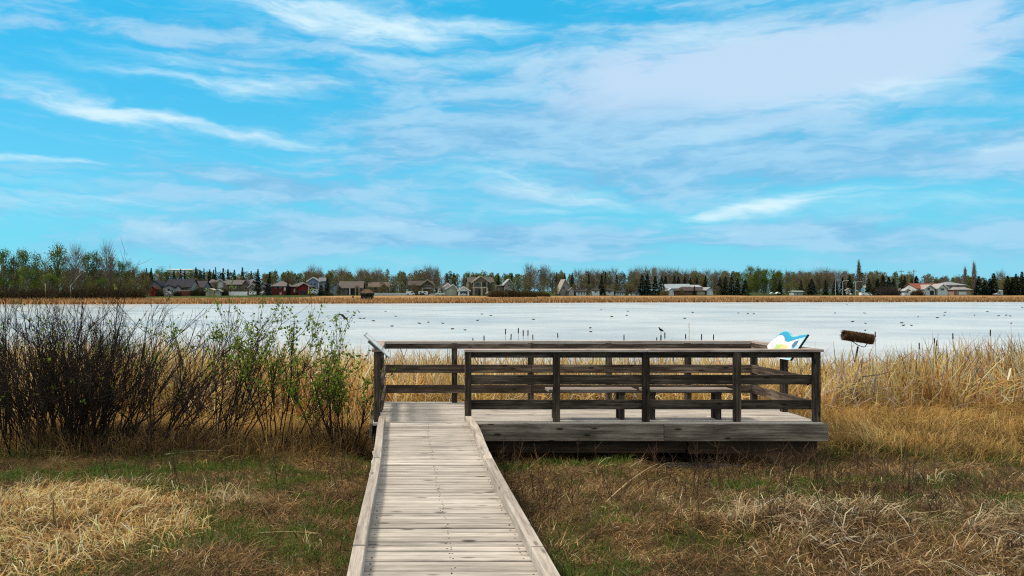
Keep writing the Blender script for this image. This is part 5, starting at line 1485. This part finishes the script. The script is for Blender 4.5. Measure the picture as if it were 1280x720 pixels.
def tree(kind, px, ytop, w=None, d=40, desc=None, base_up=None):
    Y = Yd(px, d); x = (px - VX) * Y / F; z0 = float(gz(x, Y)) - .05; zt = H - (ytop - VY) * Y / F
    Ht = max(zt - z0, 1.5)
    width = (w * Y / F) * ((1.45 if d < 95 else 1.9) if kind == 'spruce' else 1.2) if w else Ht * ASP[kind]
    v = len(TREES) % (7 if kind in ('spruce', 'budding', 'bare') else 4)
    crm, trm = tree_mesh(kind, v)
    nm = {'spruce': 'spruce_tree', 'aspen': 'aspen_tree', 'budding': 'budding_tree', 'bare': 'bare_tree', 'columnar': 'poplar_tree', 'olive': 'olive_green_tree', 'round': 'leafy_tree'}[kind]
    t = bpy.data.objects.new(nm, None); COL.objects.link(t); t.location = (x, Y, z0)
    t.rotation_euler = (0, 0, (len(TREES) * 2.399) % 6.28); t.scale = (width, width, Ht)
    for n_, me in (('crown', crm), ('trunk', trm)):
        o = bpy.data.objects.new(n_, me); COL.objects.link(o); o.parent = t
    TREES.append((t, kind, px, ytop, d, desc, Ht))
    return t


# the near wood beyond the water on the photo's edge side
for px, yt, w, k in ((4, 310, 20, 'aspen'), (17, 318, 17, 'aspen'), (29, 310, 18, 'aspen'), (44, 315, 17, 'aspen'), (56, 322, 14, 'budding'), (72, 303, 22, 'aspen'), (84, 316, 17, 'budding'), (95, 309, 19, 'bare'), (109, 314, 16, 'aspen'), (120, 312, 17, 'aspen'), (134, 306, 17, 'bare'), (139, 317, 15, 'budding'), (150, 325, 15, 'aspen'), (160, 323, 13, 'budding'), (169, 330, 13, 'budding'), (178, 336, 14, 'budding'), (184, 344, 10, 'budding')):
    tree(k, px, yt, w, 30 + (px * 7 % 13))
for px, yt, w, k in ((34, 330, 20, 'aspen'), (62, 341, 18, 'aspen'), (80, 344, 17, 'olive'), (112, 342, 18, 'olive'), (127, 346, 15, 'aspen'), (147, 346, 16, 'olive'), (164, 345, 15, 'olive'), (177, 350, 12, 'olive')):
    tree(k, px, yt, w, 20 + (px * 5 % 7), 'low leafy willow')
t_sn = House('dead_snag', 'pale broken dead trunk standing at the foot of the near leafy wood', 'dead tree', 57, 373, 14)
g = Geo(); x = t_sn.X(57); g.tubes(np.array([(x, t_sn.Y, t_sn.z0 - .3), (x + .05, t_sn.Y, t_sn.z0 + 2), (x - .1, t_sn.Y, t_sn.Zp(354.5))]), np.array([.2, .15, .09]), 7, (.42, .36, .31), cap=True); t_sn.P('trunk', g, M['treebark'])
g = Geo(); g.tubes(np.array([(x - .08, t_sn.Y, t_sn.Zp(358)), (x - .4, t_sn.Y, t_sn.Zp(355)), (x - .6, t_sn.Y, t_sn.Zp(352))]), np.array([.06, .05, .02]), 5, (.42, .36, .31)); t_sn.P('broken_limb', g, M['treebark'])
t_ln = House('leaning_trunk', 'pale leaning dead trunk in the middle of the near leafy wood', 'dead tree', 95, 373, 13)
g = Geo(); g.tubes(np.array([t_ln.root.location + Vector((-1.5, 0, -.3)), at(88, 358, t_ln.Y), at(96, 348, t_ln.Y), at(99.5, 340, t_ln.Y), at(99.8, 333, t_ln.Y)]), np.array([.17, .15, .13, .1, .05]), 6, (.34, .31, .29)); t_ln.P('trunk', g, M['treebark'], None)
g = Geo(); g.tubes(np.array([at(97, 346.5, t_ln.Y), at(101, 343, t_ln.Y), at(103, 337, t_ln.Y)]), np.array([.08, .06, .03]), 5, (.34, .31, .29)); t_ln.P('limb', g, M['treebark'])

for px, yt in ((390, 332.5), (399, 335), (428, 334), (450, 334.5), (457, 335.5), (470, 335), (521, 336), (534, 331.5), (541, 333), (546, 335), (661, 330.5), (668, 335), (679, 332), (684, 334), (722, 337), (736, 336.5), (745, 337), (757, 337), (768, 336), (790, 335), (797, 333), (806, 334), (817, 334), (827, 334.5), (836, 335.5), (845, 336), (855, 336.5), (868, 337), (884, 336), (898, 336.5), (907, 337.5), (985, 339), (1000, 337.5), (1009, 338.5), (1020, 337), (1030, 335.5), (1040, 336.5), (1047, 337), (1056, 337.5), (1087, 339.5), (1160, 345), (1182, 344.5), (1197, 345)):
    tree('bare', px, yt + (px * 17 % 7) * .35, 9 + (px * 13 % 7), 95 + (px * 7 % 30))
tree('bare', 1250, 339.5, 13, 240, 'distant pale round bare tree')
for px, yt, w in ((252, 348, 13), (268, 350, 12), (243, 346, 11), (300, 348, 12), (345, 341, 12), (357, 341, 12), (365, 339, 10), (381, 337, 11), (395, 341, 13), (407, 341, 13), (420, 343, 13), (433, 338, 11), (445, 343, 14), (459, 344, 13), (476, 343, 14), (492, 343, 14), (507, 343, 13), (518, 345, 11), (552, 344, 14), (566, 345, 12), (580, 345, 12), (612, 345, 12), (690, 338, 14), (700, 341, 11), (727, 341, 15), (741, 343, 13), (762, 343, 14), (775, 343, 13), (787, 343, 14), (795, 345, 12), (868, 340, 13), (878, 340, 14), (893, 342, 14), (905, 343, 12), (983, 343, 13), (996, 344, 13), (1008, 345, 13), (1024, 341, 12), (1034, 341, 12), (1065, 342, 13), (1091, 343, 12), (1101, 343, 11), (1110, 344, 12), (1170, 347, 10), (1255, 350, 9)):
    tree('budding', px, yt, w, 66 + (px * 11 % 26))
for px, yt, w in ((462, 357, 9), (490, 350, 12), (502, 352, 10), (518, 353, 10), (770, 352, 12), (752, 354, 11), (727, 353, 12), (783, 354, 11), (214, 356, 7), (232, 357, 7), (247, 355, 9), (280, 354, 8), (290, 356, 7), (303, 357, 6), (348, 357, 6), (371, 357, 5), (424, 357, 8), (446, 356, 7), (478, 351, 10), (541, 356, 6), (552, 358, 6), (567, 357, 6), (588, 353, 7), (612, 353, 8), (622, 356, 8), (695, 354, 9), (718, 354, 8), (737, 355, 9), (763, 356, 8), (790, 355, 9), (852, 359, 7), (897, 357, 7)):
    tree('budding', px, yt, w, 45, 'low brown budding tree')
for px, yt, w in ((529, 352, 8), (648, 344, 17), (662, 345, 15), (675, 352, 14), (1030, 355, 7), (986, 352, 8), (218, 354, 7), (346, 358, 6)):
    tree('olive', px, yt, w, 50)
tree('round', 202, 333, 12, 75, 'dense rounded green tree')
for px, yt, w in ((928, 339, 10), (937, 331.5, 13), (948, 333, 13), (957, 335, 11), (966, 336, 12), (974, 337, 11), (943, 343, 13), (955, 346, 12), (968, 346, 13)):
    tree('aspen', px, yt, w, 62 + (px * 7 % 12))
for px, yt, w, d in ((1073.5, 328.5, 10, 75), (1206.3, 336, 8, 58), (1217.5, 330.5, 9, 62)):
    tree('columnar', px, yt, w, d)
SPR = [(183, 335, 5, 120), (189, 335, 6, 118), (217.5, 337, 5, 120), (226, 336, 5, 122), (231, 338, 4.5, 125), (245, 334, 6, 122), (250, 337, 5, 128), (255, 335, 4.5, 124), (262, 336.5, 6, 126), (267, 337, 5, 130), (269.5, 333.5, 4, 124), (279, 335, 5.5, 122), (285, 336, 5, 124), (293, 337, 6, 126), (303, 334, 6, 120), (314, 339, 6, 128), (322.5, 336, 9, 44), (335, 349, 11, 40), (360.5, 340.5, 6, 100), (337, 340, 6, 120), (360, 352, 6.5, 41), (401.5, 356, 9, 39), (409, 346, 8, 48), (559, 341.5, 6, 100), (567.5, 341, 6, 102), (580, 342.5, 5, 105), (623, 344, 6, 90), (640, 341, 5, 95), (706, 341, 7, 62), (715.5, 341.5, 8, 58), (696, 340, 6, 80), (736, 342, 5, 70), (752, 343, 8.5, 43), (757, 339.5, 6, 90), (771, 343, 6, 60), (803, 343.5, 12, 42), (809.5, 342.5, 11, 44), (819, 345, 10, 46), (827, 345.5, 10, 48), (832, 344.5, 9, 56), (843, 344.5, 8, 70), (848, 345.5, 8, 72), (856, 346, 7, 72), (863, 347, 7, 70), (871.5, 347, 6, 62), (882, 344.5, 7, 60), (868, 357, 4, 43), (900, 347, 9, 48), (907, 345.5, 9, 46), (914.5, 341.5, 8, 48), (922, 348, 10, 44), (931.5, 349.5, 9, 43), (975, 350, 7, 56), (1001.5, 350, 7, 52), (1015, 349, 13, 42), (1032, 350, 7, 50), (1044, 349, 9, 46), (1053.5, 346.5, 8, 46), (1062, 343.5, 9, 45), (1086, 348, 9, 48), (1097, 348, 11, 46), (1104, 344, 11, 48), (1111, 346.5, 10, 46), (1117, 348, 10, 47), (1126.5, 346, 8, 50), (1131, 345, 7, 56), (1145.5, 344.5, 9, 56), (1223.5, 345, 11, 44), (1231, 350, 10, 44), (1242, 341.5, 13, 45), (1237, 348, 10, 47), (1259.5, 344.5, 11, 46), (1266, 346, 10, 44), (1270, 342, 9, 48), (1277.5, 339.5, 11, 46), (1284, 345, 10, 44)]
for px, yt, w, d in SPR: tree('spruce', px, yt, w, d)

# ---- bushes on the far shore
def bush(label, px, ytop, w, d, cols, name='willow_bush', seed=0, twigs=500):
    Y = Yd(px, d); x = (px - VX) * Y / F; z0 = float(gz(x, Y)) - .1; Ht = H - (ytop - VY) * Y / F - z0; W = w * Y / F
    rs = np.random.default_rng(seed + 900)
    t = thing(name, label, 'bush', (x, Y, z0), 'bushes along the far shore')
    n = twigs; u = rs.uniform(-1, 1, n); vv = rs.uniform(-1, 1, n); hgt = Ht * np.sqrt(np.clip(1 - u * u * .85, .1, 1)) * rs.uniform(.55, 1.02, n)
    b = np.stack([x + u * W * .42, Y + vv * 2.2, np.full(n, z0)], 1); lean = np.stack([u * .3 + rs.normal(0, .22, n), rs.normal(0, .25, n), np.ones(n)], 1)
    P = b[:, None, :] + lean[:, None, :] * (hgt[:, None] * np.array([0, .4, .75, 1]))[..., None] + rs.normal(0, .05, (n, 4, 3))
    c = np.array(cols)[rs.integers(0, len(cols), n)]
    g = Geo(); g.tubes(P, np.tile([.05, .04, .03, .012], (n, 1)), 3, c * .8); part('stems', g, M['treebark'], t)
    m = n * 4; i = rs.integers(0, n, m); f = rs.uniform(.3, 1, m); C = b[i] + lean[i] * (hgt[i] * f)[:, None] + rs.normal(0, .2, (m, 3))
    V = cards(rs, C, .20 * np.ones((1, 1))); g = Geo(); g.add(V.reshape(-1, 3), np.arange(m * 4).reshape(-1, 4), None, np.repeat(np.array(cols)[rs.integers(0, len(cols), m)] * np.exp(rs.normal(0, .2, (m, 1))), 4, 0)); part('foliage', g, M['treeleaf'], t)


OB = [(.085, .055, .028), (.065, .042, .022), (.10, .075, .03), (.05, .034, .02)]; GB = [(.085, .08, .02), (.10, .085, .025), (.07, .05, .022)]
bush('brown willow thicket below the grey house with pale gable, end nearer the stone house', 622, 362.8, 26, 24, OB, seed=1); bush('tall middle of the long brown willow thicket under the grey gabled house', 640, 362, 26, 25, OB, seed=2)
bush('olive-tinged willow thicket in front of the olive green trees', 659, 363, 26, 25, OB + GB, seed=3); bush('low greenish end of the willow thicket nearest the A-frame house', 677, 365.5, 22, 28, GB, seed=4)
bush('round brown bush in front of the white house with red roof', 1147, 362, 13, 38, OB, seed=5, twigs=300)
bush('small round tan bush at the foot of the big dark spruces', 830.5, 362, 7, 38, [(.22, .17, .07), (.16, .12, .05)], seed=6, twigs=160)
for i, (px, yt, w) in enumerate(((8, 356, 22), (27, 358, 20), (46, 357, 18), (66, 357, 18), (86, 356, 20), (104, 357, 18), (122, 356, 18), (140, 357, 18), (157, 358, 18), (173, 359, 16))):
    nm = ['first from the photo\'s edge', 'second from the photo\'s edge', 'just before the pale snag', 'just past the pale snag', 'under the leaning trunk', 'just past the leaning trunk', 'fourth from the end of the wood', 'third from the end of the wood', 'second from the end of the wood', 'last before the grey house'][i]
    bush('dull reddish undergrowth bush below the near wood, ' + nm, px, yt, w, 15, [(.075, .042, .03), (.06, .05, .022), (.05, .03, .022), (.07, .075, .02)], 'undergrowth_bush', 20 + i, 260)
for i, (px, yt, w, lab) in enumerate(((245, 360, 12, 'dark bush between the brick-red wall and the beige shed'), (255, 361, 8, 'dark evergreen bush tight against the beige shed'), (281, 361, 9, 'dark bush between beige shed and white fence'), (222, 364, 5, 'small dark bush at the navy-roofed bungalow\'s corner'), (200, 362, 6, 'dark green bush between the red shed and the white car'), (412, 366, 8, 'low olive bush at the foot of the chalet with the wide brown roof'), (1105, 356, 12, 'grey leafless bush in front of the spruces past the white van'), (1117, 357, 12, 'grey leafless bush below the spruces nearest the low white sign'))):
    bush(lab, px, yt, w, 40, [(.03, .035, .016), (.045, .04, .02)] if i < 6 else [(.07, .055, .05), (.09, .07, .06)], 'garden_bush', 40 + i, 200)

# ---- the wood behind everything, which reads as one mass
g = Geo(); rs = np.random.default_rng(77)
for i in range(520):
    px = rs.uniform(-120, 1400); d = rs.uniform(120, 290); Y = Yd(px, d); x = (px - VX) * Y / F; z0 = float(gz(x, Y))
    ytop = np.interp(px, [-120, 180, 300, 420, 560, 620, 700, 900, 1100, 1150, 1300], [333, 339.5, 341, 340, 341, 343.5, 340.5, 340, 341, 345.5, 347]) + rs.normal(0.8, 1.8)
    zt = H - (ytop - VY) * Y / F; w = rs.uniform(3.2, 6.0)
    n = 430; hz = (zt - z0)
    zz = rs.beta(1.5, 1.15, n) * hz; env = w * .62 * np.sqrt(np.clip(1.06 - (zz / hz) ** 2.2, .05, 1)); th = rs.uniform(0, 6.28, n); rr = env * np.sqrt(rs.random(n))
    C = np.stack([x + np.cos(th) * rr, Y + np.sin(th) * rr, z0 + zz + rs.normal(0, .25, n)], 1)
    dk = rs.random() < np.interp(px, [180, 300, 420, 1000, 1300], [.35, .35, .12, .12, .4])
    base = np.array([(.022, .036, .016), (.03, .042, .018)] if dk else [(.125, .135, .026), (.16, .14, .036), (.10, .125, .022), (.14, .16, .028), (.17, .125, .05), (.19, .165, .09)]); bc = base[rs.integers(0, len(base))]
    V = cards(rs, C, rs.uniform(.26, .46, (n, 1))); g.add(V.reshape(-1, 3), np.arange(n * 4).reshape(-1, 4), None, np.repeat(bc * np.exp(rs.normal(0, .22, (n, 1))), 4, 0))
    P = np.array([[(x, Y, z0 - .2), (x, Y, z0 + (zt - z0) * .9)]]); g.tubes(P, np.array([[.16, .04]]), 4, (.16, .13, .10))
    m = 26; a = rs.uniform(0, 6.28, m); zz = z0 + (zt - z0) * rs.uniform(.35, .85, m); q = np.stack([np.full(m, x), np.full(m, Y), zz], 1); dd = np.stack([np.cos(a) * w * .35, np.sin(a) * w * .35, (zt - z0) * rs.uniform(.1, .3, m)], 1)
    if not dk: g.tubes(np.stack([q, q + dd * .5, q + dd], 1), np.tile([.05, .035, .015], (m, 1)), 3, (.2, .165, .125))
tag(g.obj('woods', M['treeleaf']), 'far-off wood of brown budding trees closing the view behind the houses', kind='stuff')

# ---- labels of the trees, each told by what stands nearest
LM = [(57, 'the pale broken snag'), (95, 'the pale leaning trunk'), (193, 'the red shed'), (228, 'the navy-roofed bungalow'), (266, 'the beige shed'), (297, 'the long white fence'), (329, 'the rounded pale shed'), (363, 'the dark red house'), (392, 'the blue-grey gable'), (433, 'the wide brown-roofed chalet'), (459, 'the gazebo'), (513, 'the white box van'), (534, 'the timber-truss gable'), (560, 'the stepped white gables'), (602, 'the big stone house'), (636, 'the pale-gabled grey house'), (706, 'the A-frame house'), (745, 'the white flat-fronted garage'), (796, 'the small white low shed'), (863, 'the long blue-roofed house'), (970, 'the two small parked cars'), (999, 'the pale green shed'), (1060, 'the narrow white shed'), (1083, 'the long white van'), (1124, 'the low white sign'), (1164, 'the white red-roofed house'), (1194, 'the grey-roofed tan house'), (1252, 'the pale pointed tent')]
ORD = ['', 'second ', 'third ', 'fourth ', 'fifth ', 'sixth ', 'seventh ', 'eighth ', 'ninth ', 'tenth ']
KD = {'spruce': 'dark spruce', 'aspen': 'leafy green aspen', 'budding': 'brown budding tree', 'bare': 'tall bare twiggy tree', 'columnar': 'slim reddish poplar', 'olive': 'olive-green tree', 'round': 'rounded green tree'}
GRP = {'spruce': 'spruces on the far shore', 'aspen': 'green aspens on the far shore', 'budding': 'budding trees on the far shore', 'bare': 'bare trees on the far shore', 'columnar': 'slim poplars on the far shore', 'olive': 'olive-green trees on the far shore', 'round': None}
from collections import defaultdict
bk = defaultdict(list)
for rec in TREES:
    t, kind, px, yt, d, desc, Ht = rec
    dd = desc or (KD[kind] if not (kind == 'spruce' and d > 95) else 'small far-off skyline spruce')
    lm = min(LM, key=lambda q: abs(q[0] - px)); side = 'left' if px < lm[0] else 'right'
    bk[(dd, lm, side)].append(rec)
for (dd, lm, side), L in bk.items():
    L.sort(key=lambda r: abs(r[2] - lm[0]))
    for i, rec in enumerate(L):
        lab = f"{dd} {'nearest' if i == 0 and len(L) > 1 else ORD[i] + 'one out'} to the {side} of {lm[1]}" if len(L) > 1 else f"{dd} just to the {side} of {lm[1]}"
        tag(rec[0], lab, 'tree', GRP[rec[1]])

# ================================================================== SKY, SUN, CAMERA
world = bpy.data.worlds.new('World'); scene.world = world; world.use_nodes = True
nt = world.node_tree
for nd in list(nt.nodes): nt.nodes.remove(nd)
t = N(nt)
SUN_EL, SUN_AZ = R(52), R(-80)        # azimuth from +Y (straight ahead) towards +X
out = t.n('ShaderNodeOutputWorld'); bg = t.n('ShaderNodeBackground')
STR = 0.10
bg.inputs['Strength'].default_value = STR * .875
t.link(bg.outputs[0], out.inputs['Surface'])
sky = t.n('ShaderNodeTexSky', sky_type='NISHITA'); sky.sun_disc = False
sky.sun_elevation = SUN_EL; sky.sun_rotation = SUN_AZ; sky.air_density = 1.0; sky.dust_density = 0.6; sky.ozone_density = 2.0
gen = t.n('ShaderNodeTexCoord').outputs['Generated']
sx = t.n('ShaderNodeSeparateXYZ'); t.link(gen, sx.inputs[0])
dx, dy, dz = sx.outputs
az = t.m('ARCTAN2', dx, dy); el = t.m('ARCSINE', dz)


def azel(px, py):
    v = Vector((px - VX, F, VY - py)).normalized()
    return math.atan2(v.x, v.y), math.asin(v.z)


def vec(a, b, c=0.0):
    nd = t.n('ShaderNodeCombineXYZ'); t.put(nd.inputs[0], a); t.put(nd.inputs[1], b); t.put(nd.inputs[2], c)
    return nd.outputs[0]


warp = t.noise(vec(t.m('MULTIPLY', az, 5), t.m('MULTIPLY', el, 12)), 1, 4, .6)
warp2 = t.noise(vec(t.m('MULTIPLY', az, 5), t.m('MULTIPLY', el, 12), 7.3), 1, 4, .6)
wa = t.m('ADD', az, t.m('MULTIPLY', t.m('SUBTRACT', warp, .5), .16)); we = t.m('ADD', el, t.m('MULTIPLY', t.m('SUBTRACT', warp2, .5), .055))


def blobs(L):
    tot = None
    for px, py, rx, ry, rot, amp in L:
        a0, e0 = azel(px, py); c, s = math.cos(rot), math.sin(rot)
        da = t.m('SUBTRACT', wa, a0); de = t.m('SUBTRACT', we, e0)
        # rot > 0: streak sinks to the right
        u = t.m('SUBTRACT', t.m('MULTIPLY', da, c), t.m('MULTIPLY', de, s)); v = t.m('ADD', t.m('MULTIPLY', da, s), t.m('MULTIPLY', de, c))
        q = t.m('ADD', t.m('POWER', t.m('ABSOLUTE', t.m('DIVIDE', u, rx / F)), 2.0), t.m('POWER', t.m('ABSOLUTE', t.m('DIVIDE', v, ry / F)), 2.0))
        gsn = t.m('MULTIPLY', t.m('POWER', 2.718, t.m('MULTIPLY', q, -1.0)), amp)
        tot = gsn if tot is None else t.m('ADD', tot, gsn)
    return tot


A = blobs([(920, 95, 260, 66, -.05, 1.15), (1130, 60, 130, 60, -.3, .75), (760, 140, 150, 30, 0, .6), (310, 232, 180, 34, .02, 1.0), (560, 165, 190, 48, .1, .55), (1220, 195, 160, 38, 0, .8), (700, 185, 200, 34, 0, .6), (480, 296, 330, 20, 0, .9), (950, 300, 420, 24, 0, .9), (130, 318, 200, 16, 0, .6), (300, 60, 130, 36, 0, .35), (1000, 215, 190, 24, 0, .45), (620, 245, 300, 26, 0, .35), (30, 30, 150, 30, .1, .35)])
BW = blobs([(920, 92, 250, 58, -.05, 1.1), (1150, 55, 120, 40, -.3, .6), (1240, 200, 140, 26, 0, .45), (60, 40, 200, 40, .1, .5)])
B = blobs([(130, 133, 150, 13, .17, .95), (330, 168, 100, 8, .10, .55), (400, 22, 170, 20, .16, 1.0), (560, 38, 130, 14, -.02, .6), (350, 108, 90, 13, .08, .65), (30, 203, 60, 5, .02, .75), (120, 207, 55, 4.5, .06, .6), (60, 258, 110, 20, .02, .6), (680, 238, 80, 11, .12, .85), (930, 262, 110, 9, -.08, .95), (1020, 250, 80, 9, -.05, .4), (1255, 180, 60, 9, .06, .5), (520, 284, 140, 8, .02, .35), (220, 75, 100, 10, .1, .4), (750, 312, 60, 5, 0, .3), (880, 40, 200, 20, -.1, .5), (1000, 130, 160, 16, -.05, .4), (560, 110, 150, 12, .05, .4), (840, 175, 120, 8, 0, .35), (1150, 262, 120, 8, 0, .4), (200, 290, 140, 7, 0, .35), (640, 215, 160, 9, .05, .45), (60, 160, 140, 9, .12, .4), (260, 110, 160, 10, .12, .45), (500, 75, 160, 9, .05, .35), (900, 292, 180, 6, -.03, .4), (330, 305, 160, 6, .02, .4), (700, 262, 120, 7, -.05, .45), (1180, 95, 120, 14, -.2, .35), (420, 255, 90, 7, 0, .25)])
nA = t.noise(vec(t.m('MULTIPLY', t.m('SUBTRACT', wa, t.m('MULTIPLY', we, .3)), 5.0), t.m('MULTIPLY', we, 17.0), 3.1), 1, 7, .58)
nA2 = t.noise(vec(t.m('MULTIPLY', t.m('ADD', az, t.m('MULTIPLY', warp, .2)), 9.0), t.m('MULTIPLY', t.m('ADD', el, t.m('MULTIPLY', warp2, .05)), 44.0), 6.6), 1, 8, .6)
nB = t.noise(vec(t.m('MULTIPLY', t.m('ADD', wa, t.m('MULTIPLY', we, .5)), 7.0), t.m('MULTIPLY', t.m('ADD', we, t.m('MULTIPLY', wa, .10)), 48.0), 9.7), 1, 8, .62, .4)
mA = t.smooth(t.m('ADD', A, t.m('MULTIPLY', t.m('ADD', t.m('MULTIPLY', t.m('SUBTRACT', nA, .5), .6), t.m('MULTIPLY', t.m('SUBTRACT', nA2, .5), .60)), 4.4)), -0.02, 1.05)
nC = t.noise(vec(t.m('MULTIPLY', az, 16.0), t.m('MULTIPLY', t.m('ADD', el, t.m('MULTIPLY', az, .12)), 70.0), 4.4), 1, 8, .65, .5)
mB = t.smooth(t.m('ADD', t.m('MULTIPLY', B, t.m('ADD', -.25, t.m('MULTIPLY', t.m('ADD', nB, nC), 1.1))), t.m('MULTIPLY', t.m('SUBTRACT', nB, .53), 1.1)), 0.02, 1.25)


def sc(c): return tuple(q / STR for q in c)


base = t.mix(1.0, sky.outputs[0], (.30, 1.10, 1.22), 'MULTIPLY')
deep = t.mix(t.smooth(el, 0.02, .34), sc((.19, .64, .86)), sc((.03, .50, .86)))
base = t.mix(.72, base, deep)
c = t.mix(t.m('MULTIPLY', mA, .86), base, t.mix(t.smooth(t.m('ADD', BW, t.m('MULTIPLY', t.m('SUBTRACT', nA, .5), .9)), .15, 1.0), t.mix(t.smooth(nA2, .36, .62), sc((.20, .47, .73)), sc((.36, .62, .83))), sc((.56, .70, .87))))
c = t.mix(t.m('MULTIPLY', mB, .95), c, sc((.66, .85, .93)))
c = t.mix(t.m('MULTIPLY', t.smooth(el, .07, .0), .5), c, sc((.33, .62, .82)))
# unseen bright cloud added overhead and behind to neutralise the cyan sky light
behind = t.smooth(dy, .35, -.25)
added_veil = t.m('MAXIMUM', t.smooth(el, R(23), R(42)), t.m('MULTIPLY', behind, t.smooth(el, R(4), R(25))))
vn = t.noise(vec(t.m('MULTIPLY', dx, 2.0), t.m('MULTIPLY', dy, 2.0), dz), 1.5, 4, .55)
c = t.mix(t.m('MULTIPLY', added_veil, .92), c, t.mix(vn, sc((.72, .64, .54)), sc((1.0, .90, .77))))
# the half below the horizon is plain ground colour
c = t.mix(t.smooth(el, .0, -.06), c, sc((.10, .085, .05)))
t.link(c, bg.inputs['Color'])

sun = bpy.data.lights.new('sun', 'SUN'); sun.energy = 2.7; sun.angle = R(13); sun.color = (1.0, .86, .68)
so = bpy.data.objects.new('sun', sun); COL.objects.link(so)
sd = Vector((math.sin(SUN_AZ) * math.cos(SUN_EL), math.cos(SUN_AZ) * math.cos(SUN_EL), math.sin(SUN_EL)))
so.rotation_euler = (-sd).to_track_quat('-Z', 'Y').to_euler(); so.location = (0, 0, 30)

cam = bpy.data.cameras.new('camera'); co = bpy.data.objects.new('camera', cam); COL.objects.link(co); scene.camera = co
co.location = (0, 0, H); co.rotation_euler = (math.pi / 2, 0, 0)
cam.sensor_width = 36; cam.lens = 36 * F / 1280; cam.shift_x = (640 - VX) / 1280; cam.shift_y = (VY - 360) / 1280
cam.clip_start = .05; cam.clip_end = 6000

vs = scene.view_settings; vs.view_transform = 'Standard'; vs.look = 'None'; vs.exposure = 0.32; vs.gamma = 1.0; vs.use_curve_mapping = False
scene.cycles.max_bounces = 6; scene.cycles.diffuse_bounces = 3; scene.cycles.glossy_bounces = 3; scene.cycles.transmission_bounces = 4
try:
    scene.cycles.use_denoising = False
except Exception:
    pass
scene.render.film_transparent = False
scene.cycles.filter_width = 1.15
